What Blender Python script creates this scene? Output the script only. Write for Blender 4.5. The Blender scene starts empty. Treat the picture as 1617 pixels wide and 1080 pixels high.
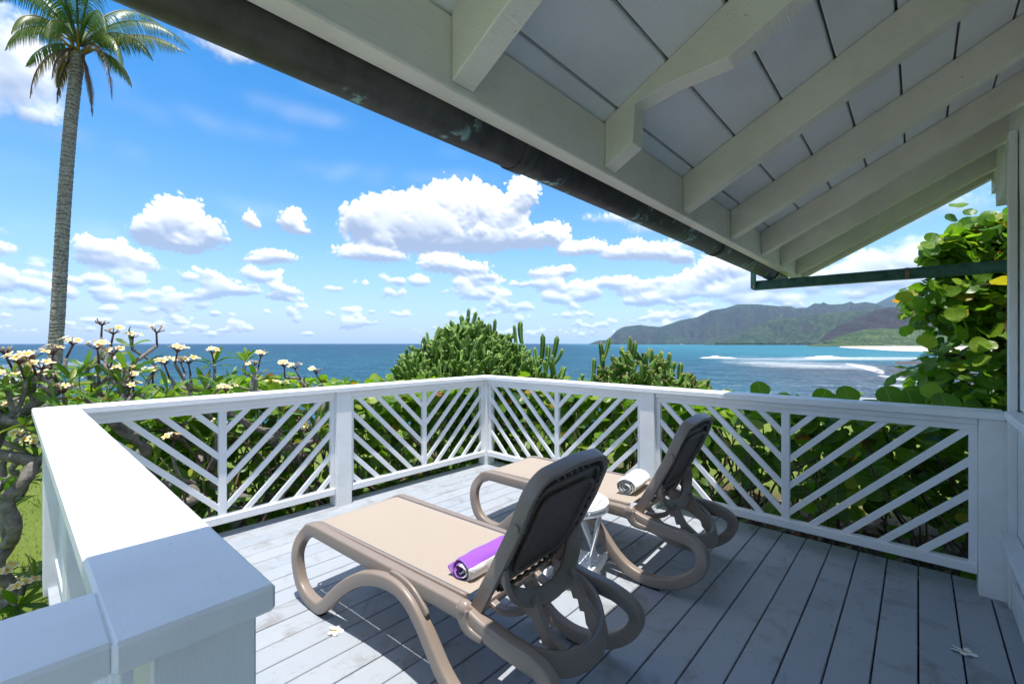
import bpy, bmesh, math, random
import numpy as np
from mathutils import Vector, Matrix, Quaternion, noise as mnoise

random.seed(7); np.random.seed(7)
RNG = np.random.RandomState(11)
S = bpy.context.scene
C = S.collection
H = 1.48                                   # eye height above the deck
FW = np.array([0.7391, 0.6736]); RT = np.array([0.6736, -0.7391])   # view direction and its right, on the ground plane
FPX, CX, HY = 704.0, 808.0, 542.0

# ---------------------------------------------------------------- camera
cam = bpy.data.cameras.new('camera'); cam.sensor_width = 36.0
cam.lens = FPX / 1617 * 36; cam.clip_start = 0.05; cam.clip_end = 60000
cam.shift_y = 2 / 1617; cam.shift_x = 0.5 / 1617
co = bpy.data.objects.new('camera', cam); C.objects.link(co)
co.location = (0, 0, H); co.rotation_euler = (math.pi/2, 0, -math.atan2(FW[0], FW[1]))
S.camera = co

# ---------------------------------------------------------------- sun direction
SUN_TRAVEL = Vector((0.115, 0.105, -1.0)).normalized()
sl = bpy.data.lights.new('sun', 'SUN'); sl.energy = 2.0; sl.angle = math.radians(0.5); sl.color = (1.0, 0.965, 0.91)
so = bpy.data.objects.new('sun', sl); C.objects.link(so); so.location = (0, 0, 30)
so.rotation_euler = SUN_TRAVEL.to_track_quat('-Z', 'Y').to_euler()

S.view_settings.view_transform = 'Standard'; S.view_settings.look = 'None'
S.view_settings.gamma = 1.0; S.view_settings.exposure = 1.72
S.view_settings.use_curve_mapping = False
S.render.engine = 'CYCLES'
cy = S.cycles; cy.samples = 128; cy.use_denoising = True
cy.max_bounces = 10; cy.diffuse_bounces = 5; cy.glossy_bounces = 3; cy.transmission_bounces = 3; cy.transparent_max_bounces = 12
cy.volume_bounces = 1; cy.sample_clamp_indirect = 8.0
cy.caustics_reflective = False; cy.caustics_refractive = False

# ---------------------------------------------------------------- sky with clouds
def px_dir(px, py):
    a = (px-CX)/FPX; b = (HY-py)/FPX
    v = np.array([FW[0]+a*RT[0], FW[1]+a*RT[1], b]); return v/np.linalg.norm(v)
def px_azel(px, py):
    v = px_dir(px, py); return math.atan2(v[1], v[0]), math.asin(v[2])

def band(w, h, lam, seed):
    """band-limited noise, features about lam pixels across, unit deviation"""
    r = np.random.RandomState(seed)
    fy = np.fft.fftfreq(h)[:, None]; fx = np.fft.rfftfreq(w)[None, :]
    k = np.sqrt(fx*fx+fy*fy)*lam
    sp = np.exp(-((np.log(np.maximum(k, 1e-6)))/.38)**2)/np.maximum(k, 1e-3)*np.exp(2j*np.pi*r.rand(h, w//2+1))
    n = np.fft.irfft2(sp, s=(h, w)); n -= n.mean(); return (n/n.std()).astype(np.float32)

def make_clouds():
    W, Hh = 4096, 1024                       # azimuth -pi..pi, elevation 0..90 deg
    K = W/(2*np.pi)
    B_ = {l: band(W, Hh, l, i+3) for i, l in enumerate((110, 56, 28, 14, 7, 3.6))}
    F = np.zeros((Hh, W), np.float32); V = np.zeros((Hh, W), np.float32); Wt = np.full((Hh, W), 1e-4, np.float32); AM = np.zeros((Hh, W), np.float32)
    SC = np.zeros((Hh, W), np.float32)
    def puff(az, el, ra, re, soft=0.0, den=1.0, c0=None, h0=None, sc=None):
        cx_ = (az+np.pi)*K; ce = el*K; ra *= K; re *= K
        x0, x1 = int(cx_-ra*1.9)-1, int(cx_+ra*1.9)+2; y0, y1 = max(0, int(ce-re*1.9)-1), min(Hh, int(ce+re*1.9)+2)
        if y1 <= y0: return
        xs = np.arange(x0, x1); ys = np.arange(y0, y1)
        X, Y = np.meshgrid((xs-cx_)/ra, (ys-ce)/re)
        r2 = X*X+np.where(Y < 0, Y*1.35, Y)**2
        f = (np.exp(-r2*1.1)*den).astype(np.float32)
        ix = np.ix_(ys, xs % W)
        F[ix] = np.maximum(F[ix], f) + 0.30*np.minimum(F[ix], f)
        c0 = ce if c0 is None else c0*K; h0 = re if h0 is None else h0*K
        g = f*f
        V[ix] += g*((ys[:, None]-c0)/h0); Wt[ix] += g
        AM[ix] += g*soft; SC[ix] += g*(re if sc is None else sc*K)
    def pxpuff(px, py, rx, ry, soft=0.0, den=1.0, base=None):
        az, el = px_azel(px, py)
        a0, _ = px_azel(px-rx, py); a1, _ = px_azel(px+rx, py)
        _, e0 = px_azel(px, py+ry); _, e1 = px_azel(px, py-ry)
        if base:
            _, eb = px_azel(px, base[0]); _, et = px_azel(px, base[1]); puff(az, el, abs(a1-a0)/2*1.15, (e1-e0)/2*1.15, soft, den, (eb+et)/2, max(1e-3, (et-eb)/2), max(.012, (et-eb)*.32))
        else: puff(az, el, abs(a1-a0)/2*1.15, (e1-e0)/2*1.15, soft, den)
    G = [  # (base y, top y, [puffs])
      (405, 310, [(240,368,34,24),(288,342,42,34),(322,370,38,30),(285,385,60,20),(262,352,34,26)]),
      (430, 375, [(140,392,26,20),(175,398,34,22),(218,412,30,18),(160,412,48,14)]),
      (412, 290, [(572,352,36,32),(618,345,46,38),(668,350,60,48),(712,318,40,34),(752,320,34,36),(700,350,60,44),(640,380,90,24),(740,380,90,28),(822,378,50,24),(790,345,46,36),(600,330,26,22)]),
      (345, 275, [(828,305,27,34),(822,326,20,18)]),
      (425, 385, [(575,402,55,17),(610,406,34,12)]),
      (400, 345, [(876,372,24,24)]),
      (368, 336, [(396,348,12,15),(404,358,9,8)]),
      (375, 330, [(462,352,24,19),(475,366,18,8),(468,338,12,10)]),
      (420, 393, [(437,406,36,13),(410,413,24,8)]),
      (447, 400, [(700,418,38,18),(742,426,40,15),(760,440,30,8),(688,412,20,14)]),
      (445, 420, [(868,433,36,11),(895,428,16,10)]),
      (422, 380, [(905,395,26,14),(935,392,26,16),(980,402,36,14),(1030,400,44,18),(1075,408,26,13),(1000,388,20,12)]),
      (482, 448, [(935,463,18,14),(920,470,14,10)]), (482, 465, [(875,474,16,8)]), (475,460,[(760,470,18,8)]),
      (498, 435, [(1000,458,30,16),(1030,470,30,12),(1015,480,24,8),(985,448,20,12)]),
      (470, 395, [(1130,425,34,26),(1180,430,40,24),(1100,442,34,18),(1160,455,50,14)]),
      (470, 435, [(350,455,26,16),(380,462,20,10),(330,466,24,9)]), (478, 448, [(455,462,22,9),(440,470,20,8)]),
    ]
    for b, t, ps in G:
        for p in ps: pxpuff(*p, base=(b, t))
    soft = [(10,60,60,70),(48,130,70,60),(95,105,44,44),(60,185,50,26),(20,20,50,40),(-40,120,70,90),(345,70,54,40),(320,45,50,34),(385,92,30,16),(60,418,26,16),(0,365,24,12),
            (1230,415,60,26),(1300,440,90,26),(1380,445,70,22),(1180,470,70,14),(1460,395,80,30),(1430,340,70,40),(1520,330,60,50),(1560,420,70,30),(1290,470,80,12),(1380,410,60,24),(1120,385,80,18),(970,345,60,14),(1040,360,60,16)]
    for p in soft: pxpuff(*p, soft=0.75, den=0.72)
    r = np.random.RandomState(21)
    def cluster(az, el, w, h, n, dn=(.6, 1.0), soft=.12):
        for _ in range(n):
            k_ = r.uniform(.16, .46); puff(az+r.normal(0, w*0.5), el+h*(.25*k_)+abs(r.normal(0, h*0.30)), w*k_, min(h*1.3*k_+.002, w*k_), soft, r.uniform(*dn), el+h*.3, h*0.8, h*.5)
    for i in range(880):                     # low bands of fair-weather puffs thickening towards the horizon, all round
        el = 0.012+0.115*r.rand()**1.5
        w = (0.014+0.27*el)*r.uniform(.5, 1.5)
        cluster(r.uniform(-np.pi, np.pi), el, w, w*r.uniform(.34, .66), r.randint(3, 8), (.50, 1.0), .42)
    az0 = math.atan2(FW[1], FW[0])
    for i in range(300):                      # bigger cumulus outside the picture, same kind; many added unseen for whiter fill light
        az = r.uniform(-np.pi, np.pi); el = r.uniform(.14, 1.35)
        if abs((az-az0+np.pi) % (2*np.pi)-np.pi) < 0.98 and el < .80: continue
        w = r.uniform(.06, .17)
        cluster(az, el, w/max(.25, math.cos(el)), w*.7, 7, (.8, 1.0))
    sc = SC/Wt                                # size of the local cloud, pixels
    mask = np.clip(F*2.2, 0, 1)
    n = np.zeros_like(F); tot = 0
    for l, b in B_.items():
        wgt = np.exp(-(np.log(l/np.maximum(sc*.9, 3.0))/1.0)**2)*(l > 0)
        wgt = np.where(l < sc*.9, np.maximum(wgt, (l/np.maximum(sc, 3))**.75*.9), wgt)
        n += wgt*(np.abs(b)-.8)*.62
    softm = np.clip(AM/Wt, 0, 1)
    lowf = 0.10*B_[110]+.07*B_[56]
    f = F+(.20-.09*softm)*n*mask+lowf*(softm+.25)
    thr = 0.44-0.06*softm; wid = 0.16+0.42*softm
    a = np.clip((f-thr)/wid, 0, 1); a = a*a*(3-2*a); a *= 1-0.22*softm
    def blur(x, k):
        for _ in range(2):
            c = np.cumsum(np.pad(x, ((0, 0), (k+1, k)), mode='wrap'), axis=1, dtype=np.float64); x = ((c[:, 2*k+1:]-c[:, :-2*k-1])/(2*k+1)).astype(np.float32)
            c = np.cumsum(np.pad(x, ((k+1, k), (0, 0)), mode='edge'), axis=0, dtype=np.float64); x = ((c[2*k+1:]-c[:-2*k-1])/(2*k+1)).astype(np.float32)
        return x
    h = np.clip(f-thr+.08, 0, 1.0)**.7
    L = np.zeros_like(f)
    for k, g in ((1, .9), (2, 1.2), (5, 1.9)):
        hb = blur(h, k); gy = np.zeros_like(hb); gy[1:-1] = (hb[:-2]-hb[2:]); gx = np.roll(hb, -1, 1)-np.roll(hb, 1, 1)
        L += np.clip(g*(gy+0.3*gx), -.16, .14)
    v = np.clip(V/Wt, -1.5, 1.5)
    depth = blur(a, 9)
    lum = 0.80+0.26*np.clip(v, -1.1, 0.75)+.05*B_[56]*.6+L*(1-.5*softm)*(.45+.55*np.clip(sc/26, 0, 1))-.10*np.clip(depth-.5, 0, .5)+.03*softm
    lum = np.clip(lum, 0.50, 1.0)
    vb = np.repeat(band(W//8, Hh, 34, 77), 8, axis=1); vb2 = np.repeat(band(W//4, Hh, 14, 78), 4, axis=1)
    veil = blur(np.clip(vb*.6+vb2*.25-.55, 0, 1.5), 6)*0.34*np.clip(1-np.abs(np.linspace(0, 90, Hh)[:, None]-24)/18, 0, 1)
    els = (np.arange(Hh)+.5)/K
    hz = np.exp(-els/0.045)[:, None]          # milky air low down
    img = np.zeros((Hh, W, 4), np.float32)
    t = (lum-.5)/.5
    for c, (lo, hi) in enumerate(zip((0.36, 0.43, 0.57), (1.0, 1.0, 1.0))):
        img[..., c] = (lo+(hi-lo)*t**1.1+.28*t**3)*(1-0.22*hz*(1-.35*c))
    img[..., 3] = np.clip(np.maximum(a*(1-.35*hz), veil), 0, 1)
    im = bpy.data.images.new('cloud_field', W, Hh, alpha=True, float_buffer=True)
    im.colorspace_settings.name = 'Non-Color'; im.alpha_mode = 'CHANNEL_PACKED'
    im.pixels.foreach_set(img.ravel()); im.update()
    im.pack()
    return im

world = bpy.data.worlds.new('World'); S.world = world; world.use_nodes = True
wt = world.node_tree; wt.nodes.clear()
def wn(t, **k):
    n = wt.nodes.new(t)
    for a, b in k.items(): setattr(n, a, b)
    return n
SKY_STRENGTH = 0.15
sky = wn('ShaderNodeTexSky'); sky.sky_type = 'NISHITA'; sky.sun_disc = False
sky.sun_elevation = math.asin(-SUN_TRAVEL.z); sky.sun_rotation = math.atan2(-SUN_TRAVEL.x, -SUN_TRAVEL.y)
sky.air_density = 1.0; sky.dust_density = 0.4; sky.ozone_density = 1.0; sky.altitude = 0
hsv = wn('ShaderNodeHueSaturation'); hsv.inputs['Saturation'].default_value = 1.52; hsv.inputs['Value'].default_value = 0.475
wt.links.new(sky.outputs[0], hsv.inputs['Color'])
HORIZON = (0.46, 0.60, 0.78)
tc = wn('ShaderNodeTexCoord'); sx = wn('ShaderNodeSeparateXYZ'); wt.links.new(tc.outputs['Generated'], sx.inputs[0])
def wm(op, a, b=None):
    n = wn('ShaderNodeMath', operation=op)
    for i, x in enumerate((a, b)):
        if x is None: continue
        if isinstance(x, (int, float)): n.inputs[i].default_value = x
        else: wt.links.new(x, n.inputs[i])
    return n.outputs[0]
az = wm('ARCTAN2', sx.outputs[1], sx.outputs[0]); u = wm('DIVIDE', wm('ADD', az, math.pi), 2*math.pi)
el = wm('ARCSINE', wm('MAXIMUM', sx.outputs[2], 0.0)); v = wm('DIVIDE', el, math.pi/2)
cmb = wn('ShaderNodeCombineXYZ'); wt.links.new(u, cmb.inputs[0]); wt.links.new(v, cmb.inputs[1])
it = wn('ShaderNodeTexImage'); it.image = make_clouds(); it.extension = 'REPEAT'; it.interpolation = 'Linear'
wt.links.new(cmb.outputs[0], it.inputs[0])
cl = wn('ShaderNodeVectorMath', operation='SCALE'); wt.links.new(it.outputs['Color'], cl.inputs[0]); cl.inputs['Scale'].default_value = 0.38/SKY_STRENGTH
hm = wn('ShaderNodeMix', data_type='RGBA'); wt.links.new(wm('MULTIPLY', wm('EXPONENT', wm('MULTIPLY', el, -7.0)), .95), hm.inputs[0]); wt.links.new(hsv.outputs[0], hm.inputs[6]); hm.inputs[7].default_value = tuple(k*.35/SKY_STRENGTH for k in HORIZON)+(1,)
mx = wn('ShaderNodeMix', data_type='RGBA'); wt.links.new(it.outputs['Alpha'], mx.inputs[0])
wt.links.new(hm.outputs[2], mx.inputs[6]); wt.links.new(cl.outputs[0], mx.inputs[7])
bg = wn('ShaderNodeBackground'); bg.inputs[1].default_value = SKY_STRENGTH
wo = wn('ShaderNodeOutputWorld'); wt.links.new(mx.outputs[2], bg.inputs[0]); wt.links.new(bg.outputs[0], wo.inputs[0])
world.cycles.sampling_method = 'MANUAL'; world.cycles.sample_map_resolution = 1024

# ================================================================ helpers
def tag(o, label=None, cat=None, group=None, kind=None):
    if label: o['label'] = label
    if cat: o['category'] = cat
    if group: o['group'] = group
    if kind: o['kind'] = kind
    return o
def empty(name, loc=(0, 0, 0), rz=0.0):
    o = bpy.data.objects.new(name, None); C.objects.link(o); o.empty_display_size = 0.1
    o.location = loc; o.rotation_euler = (0, 0, rz)
    return o
def wmat(o):
    return Matrix.LocRotScale(Vector(o.location), o.rotation_euler.to_quaternion(), Vector(o.scale)) if o.parent is None else wmat(o.parent) @ o.matrix_basis
def place(o, parent=None, M=None):
    """parent o; M is its matrix in the parent's own space"""
    if parent is not None: o.parent = parent
    if M is not None: o.matrix_basis = M
    return o
def link(name, me, mat=None, parent=None, M=None):
    o = bpy.data.objects.new(name, me); C.objects.link(o)
    if mat is not None and len(me.materials) == 0: me.materials.append(mat)
    return place(o, parent, M)

class MB:
    def __init__(s): s.v = []; s.f = []; s.uv = []; s.t = []; s.useuv = False
    def add(s, vs, fs, uvs=None, tint=0.5):
        b = len(s.v); s.v.extend([tuple(p) for p in vs])
        for i, f in enumerate(fs):
            s.f.append([b+k for k in f]); s.t.append(tint if not hasattr(tint, '__len__') else tint[i])
            if uvs is not None: s.useuv = True; s.uv.append([uvs[k] for k in f])
            else: s.uv.append([(0, 0)]*len(f))
    def box(s, c, d, M=None, tint=.5):
        x, y, z = [k/2 for k in d]; vs = [Vector((c[0]+i*x, c[1]+j*y, c[2]+k*z)) for i in (-1, 1) for j in (-1, 1) for k in (-1, 1)]
        if M is not None: vs = [M@p for p in vs]
        s.add(vs, [(0, 1, 3, 2), (4, 6, 7, 5), (0, 4, 5, 1), (2, 3, 7, 6), (0, 2, 6, 4), (1, 5, 7, 3)], tint=tint)
    def tube(s, pts, rad, n=8, tint=.5, cap=True, jit=0.0):
        pts = [Vector(p) for p in pts]; m = len(pts)
        if not hasattr(rad, '__len__'): rad = [rad]*m
        up = Vector((0.13, 0.21, 1)); vs = []; uvs = []; L = 0
        for i, p in enumerate(pts):
            d = (pts[min(i+1, m-1)]-pts[max(i-1, 0)]).normalized()
            a = d.cross(up)
            if a.length < 1e-3: a = d.cross(Vector((1, 0, 0)))
            a.normalize(); b = a.cross(d).normalized(); up = b
            if i: L += (p-pts[i-1]).length
            for k in range(n):
                th = 2*math.pi*k/n; r = rad[i]*(1+(random.uniform(-jit, jit) if jit else 0))
                vs.append(p+a*math.cos(th)*r+b*math.sin(th)*r); uvs.append((k/n, L))
        fs = [(i*n+k, i*n+(k+1) % n, (i+1)*n+(k+1) % n, (i+1)*n+k) for i in range(m-1) for k in range(n)]
        if cap: fs += [tuple(range(n))[::-1], tuple((m-1)*n+k for k in range(n))]
        s.add(vs, fs, uvs, tint)
    def mesh(s, name, mat=None, smooth=False, weld=False):
        me = bpy.data.meshes.new(name); me.from_pydata(s.v, [], s.f)
        if s.useuv:
            uvl = me.uv_layers.new(name='UVMap'); uvl.data.foreach_set('uv', np.array([c for f in s.uv for p in f for c in p], np.float32))
        at = me.attributes.new('tint', 'FLOAT', 'FACE'); at.data.foreach_set('value', np.array(s.t, np.float32))
        if smooth: me.polygons.foreach_set('use_smooth', [True]*len(me.polygons))
        if mat: me.materials.append(mat)
        me.update(); return me
    def obj(s, name, mat=None, parent=None, smooth=False, M=None):
        return link(name, s.mesh(name, mat, smooth), None, parent, M)

def catmull(P, n=8, closed=False):
    P = [Vector(p) for p in P]; out = []; m = len(P)
    for i in range(m if closed else m-1):
        g = (lambda k: P[k % m]) if closed else (lambda k: P[max(0, min(m-1, k))])
        p0, p1, p2, p3 = g(i-1), g(i), g(i+1), g(i+2)
        for j in range(n):
            t = j/n
            out.append(0.5*((2*p1)+(-p0+p2)*t+(2*p0-5*p1+4*p2-p3)*t*t+(-p0+3*p1-3*p2+p3)*t*t*t))
    if not closed: out.append(P[-1])
    return out

_bx = {}
def bevel_box(L, w, t, bv=0.003, seg=1):
    key = (round(L, 4), round(w, 4), round(t, 4), bv, seg)
    bm = bmesh.new(); bmesh.ops.create_cube(bm, size=1)
    for v_ in bm.verts: v_.co = Vector((v_.co.x*L, v_.co.y*w, v_.co.z*t))
    bmesh.ops.bevel(bm, geom=bm.edges[:], offset=bv, segments=seg, profile=.6, affect='EDGES')
    return bm
def timber(name, p0, p1, w, t, mat, parent=None, up=(0, 0, 1), bv=0.003, warp=0.0):
    """board from p0 to p1 (axis), w wide, t thick along 'up'; coordinates in the parent's space"""
    p0, p1, up = Vector(p0), Vector(p1), Vector(up); X = (p1-p0); L = X.length; X.normalize()
    Y = up.cross(X).normalized(); Z = X.cross(Y)
    M = Matrix((X, Y, Z)).transposed().to_4x4(); M.translation = (p0+p1)/2
    key = (round(L, 4), round(w, 4), round(t, 4), bv, mat.name)
    if key in _bx: me = _bx[key]
    else:
        bm = bevel_box(L, w, t, bv); me = bpy.data.meshes.new(name); bm.to_mesh(me); bm.free(); me.materials.append(mat); _bx[key] = me
    return link(name, me, None, parent, M)
def prism(name, outline, x0, x1, mat, parent=None, axis='X', bv=0.003):
    """outline (list of 2D points) in the plane across the axis, extruded x0..x1"""
    bm = bmesh.new()
    def P(q, x):
        return {'X': (x, q[0], q[1]), 'Y': (q[0], x, q[1]), 'Z': (q[0], q[1], x)}[axis]
    a = [bm.verts.new(P(q, x0)) for q in outline]; b = [bm.verts.new(P(q, x1)) for q in outline]
    n = len(a); bm.faces.new(a[::-1]); bm.faces.new(b)
    for i in range(n): bm.faces.new((a[i], a[(i+1) % n], b[(i+1) % n], b[i]))
    bmesh.ops.recalc_face_normals(bm, faces=bm.faces[:])
    if bv: bmesh.ops.bevel(bm, geom=bm.edges[:], offset=bv, segments=1, affect='EDGES')
    me = bpy.data.meshes.new(name); bm.to_mesh(me); bm.free(); me.materials.append(mat)
    return link(name, me, None, parent)

# ---------------------------------------------------------------- materials
class NT:
    def __init__(s, name):
        s.m = bpy.data.materials.new(name); s.m.use_nodes = True; s.t = s.m.node_tree; s.t.nodes.clear()
        s.out = s.n('ShaderNodeOutputMaterial')
    def n(s, t, **k):
        x = s.t.nodes.new(t)
        for a, b in k.items(): setattr(x, a, b)
        return x
    def l(s, a, b): s.t.links.new(a, b)
    def set(s, sock, v_):
        if isinstance(v_, bpy.types.NodeSocket): s.l(v_, sock)
        else: sock.default_value = (tuple(v_)+(1,) if hasattr(v_, '__len__') and len(v_) == 3 and sock.type == 'RGBA' else v_)
    def math(s, op, a, b=0.0, c=None, clamp=False):
        x = s.n('ShaderNodeMath', operation=op, use_clamp=clamp); s.set(x.inputs[0], a); s.set(x.inputs[1], b)
        if c is not None: s.set(x.inputs[2], c)
        return x.outputs[0]
    def mix(s, f, a, b, mode='MIX'):
        x = s.n('ShaderNodeMix', data_type='RGBA', blend_type=mode); s.set(x.inputs[0], f); s.set(x.inputs[6], a); s.set(x.inputs[7], b); return x.outputs[2]
    def coord(s, scale=(1, 1, 1), kind='Object', rnd=True):
        tc = s.n('ShaderNodeTexCoord'); mp = s.n('ShaderNodeMapping'); s.l(tc.outputs[kind], mp.inputs[0]); mp.inputs['Scale'].default_value = scale
        if rnd:
            oi = s.n('ShaderNodeObjectInfo'); cb = s.n('ShaderNodeVectorMath', operation='SCALE'); s.l(oi.outputs['Location'], cb.inputs[0]); cb.inputs['Scale'].default_value = 7.31
            s.l(cb.outputs[0], mp.inputs['Location'])
        return mp.outputs[0]
    def noise(s, vec, scale, detail=3, rough=.55, dist=0.0):
        x = s.n('ShaderNodeTexNoise'); s.l(vec, x.inputs['Vector']); x.inputs['Scale'].default_value = scale; x.inputs['Detail'].default_value = detail
        x.inputs['Roughness'].default_value = rough; x.inputs['Distortion'].default_value = dist; return x.outputs['Fac']
    def ramp(s, f, stops, interp='LINEAR'):
        x = s.n('ShaderNodeValToRGB'); s.l(f, x.inputs[0]); cr = x.color_ramp; cr.interpolation = interp
        while len(cr.elements) < len(stops): cr.elements.new(.5)
        for e, (p, c) in zip(cr.elements, stops):
            e.position = p; e.color = (c, c, c, 1) if not hasattr(c, '__len__') else tuple(c)+(1,)
        return x.outputs[0]
    def bump(s, h, strength=.3, dist=.01, normal=None):
        x = s.n('ShaderNodeBump'); s.l(h, x.inputs['Height']); x.inputs['Strength'].default_value = strength; x.inputs['Distance'].default_value = dist
        if normal: s.l(normal, x.inputs['Normal'])
        return x.outputs[0]
    def pbsdf(s, color, rough=.5, normal=None, spec=.5, metal=0.0, **k):
        x = s.n('ShaderNodeBsdfPrincipled'); s.set(x.inputs['Base Color'], color); s.set(x.inputs['Roughness'], rough)
        x.inputs['Specular IOR Level'].default_value = spec; s.set(x.inputs['Metallic'], metal)
        if normal: s.l(normal, x.inputs['Normal'])
        for a, b in k.items(): s.set(x.inputs[a.replace('_', ' ')], b)
        return x.outputs[0]
    def done(s, sh): s.l(sh, s.out.inputs[0]); return s.m

def paint_wood(name, base, dirt, grain=1.0, rough=.5, wear=.25, chips=0.0, along=(1.2, 14, 14)):
    t = NT(name); v_ = t.coord(along); v2 = t.coord((1, 1, 1))
    g = t.noise(v_, 9, 5, .62, .3); big = t.noise(v2, 2.3, 4, .6); fine = t.noise(v_, 34, 3, .6)
    col = t.mix(t.math('MULTIPLY', t.ramp(big, [(.42, 0), (.72, 1)]), wear), base, dirt)
    col = t.mix(t.math('MULTIPLY', t.ramp(g, [(.60, 0), (.75, 1)]), wear*.7), col, dirt)
    if chips:
        ch = t.noise(v2, 31, 4, .7); col = t.mix(t.math('MULTIPLY', t.ramp(ch, [(.70, 0), (.73, 1)]), chips), col, (.16, .14, .12))
    hgt = t.math('ADD', t.math('MULTIPLY', g, 1.0), t.math('MULTIPLY', fine, .6))
    gm = t.noise(v2, .9, 5, .7, .5); col = t.mix(t.math('MULTIPLY', t.ramp(gm, [(.52, 0), (.72, 1)]), wear*.6), col, tuple(k*.82 for k in dirt))
    return t.done(t.pbsdf(col, t.math('MULTIPLY_ADD', big, .18, rough-.09), t.bump(hgt, .38*grain, .004)))

M_WHITE = paint_wood('white_paint', (.83, .84, .85), (.64, .64, .62), .6, .42, .35, .5)
M_WHITE2 = paint_wood('white_paint_rough', (.82, .83, .83), (.60, .59, .55), .55, .5, .5, .8)
M_CREAM = paint_wood('cream_bounce_tint', (.83, .79, .69), (.58, .54, .44), 1.7, .55, .6, .6)  # cream base carries the warm tint of light reflected off the foliage
M_CEIL = paint_wood('ceiling_paint', (.80, .81, .81), (.62, .62, .60), .9, .55, .5, .15)
M_SOIL = None

def deck_material():
    t = NT('deck_paint'); v_ = t.coord((1.0, 12, 12)); v2 = t.coord((1, 1, 1)); vw = t.coord((1, 1, 1), 'Object')
    g = t.noise(v_, 7, 5, .62, .4); fine = t.noise(v_, 30, 3, .6); big = t.noise(v2, 1.3, 4, .6); st = t.noise(v2, 5.5, 5, .65, .6)
    oi = t.n('ShaderNodeObjectInfo')
    base = t.mix(t.math('MULTIPLY', oi.outputs['Random'], .7), (.32, .352, .395), (.365, .39, .425))
    col = t.mix(t.ramp(big, [(.35, 0), (.75, .45)]), base, (.42, .44, .465))
    col = t.mix(t.math('MULTIPLY', t.ramp(st, [(.53, 0), (.70, 1)]), .62), col, (.19, .175, .155))
    sp2 = t.noise(t.coord((2.2, 7, 3)), 6.5, 5, .75, .5); col = t.mix(t.math('MULTIPLY', t.ramp(sp2, [(.62, 0), (.69, 1)]), .65), col, (.13, .115, .10))
    col = t.mix(t.math('MULTIPLY', t.ramp(g, [(.62, 0), (.74, 1)]), .35), col, (.22, .22, .22))
    knots = t.noise(t.coord((3.0, 14, 3)), 3.1, 2, .5); col = t.mix(t.math('MULTIPLY', t.ramp(knots, [(.775, 0), (.80, 1)]), .7), col, (.10, .085, .075))
    hgt = t.math('ADD', g, t.math('MULTIPLY', fine, .6))
    return t.done(t.pbsdf(col, t.math('MULTIPLY_ADD', st, .25, .38), t.bump(hgt, .45, .004)))
M_DECK = deck_material()
def simple(name, col, rough=.5, var=.15, scale=8, bump=.1, dist=.002, metal=0.0, spec=.5):
    t = NT(name); v_ = t.coord(); n_ = t.noise(v_, scale, 4, .6)
    c2 = tuple(k*(1-var*2) for k in col)
    return t.done(t.pbsdf(t.mix(t.ramp(n_, [(.35, 0), (.75, 1)]), col, c2), rough, t.bump(t.noise(v_, scale*8, 2, .5), bump, dist), spec, metal))
M_DARKWOOD = simple('dark_underside_wood', (.09, .075, .06), .8, .3, 6, .3)
M_NAIL = simple('nail_head', (.25, .25, .26), .5)
def adopt(root, objs):
    inv = wmat(root).inverted()
    for o in objs:
        o.matrix_basis = inv @ o.matrix_basis; o.parent = root

# ================================================================ deck
M_RIM = M_DECK
deck = prism('deck', [(.12, -.06), (3.995, -.06), (3.995, -.40), (.12, -.40)], 3.97, 4.0, M_DECK, None, 'Y', .002)
tag(deck, kind='structure')
def child_of(o, parent): o.parent = parent; return o
child_of(prism('rim_board', [(-.395, -.06), (3.97, -.06), (3.97, -.40), (-.395, -.40)], 3.965, 3.995, M_DECK, None, 'X', .002), deck)
for k in range(-1, 9):
    child_of(prism('joist', [(-.39, -.035), (3.965, -.035), (3.965, -.22), (-.39, -.22)], .25+k*.45, .29+k*.45, M_DARKWOOD, None, 'X', 0), deck)
PITCH = 0.157; rr = random.Random(4)
k0 = -3
for k in range(k0, 26):
    y0 = 0.002+k*PITCH; y1 = min(y0+PITCH-.007, 4.03)
    if y0 < -.405: y0 = -.405
    if y1-y0 < .03: continue
    yc, w = (y0+y1)/2, y1-y0
    x0 = -3.2 if y0 < 0.80 else 0.10
    cuts = [x0]
    if k % 5 == 2: cuts.append(2.60+.4*(k % 3))
    cuts.append(4.015)
    for a, b in zip(cuts, cuts[1:]):
        ba = timber('deck_board', (a+.002, yc, -.016+rr.uniform(-.0012, .0012)), (b-.002, yc, -.016+rr.uniform(-.0012, .0012)), w, .032, M_DECK, deck, bv=.0035)

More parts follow.
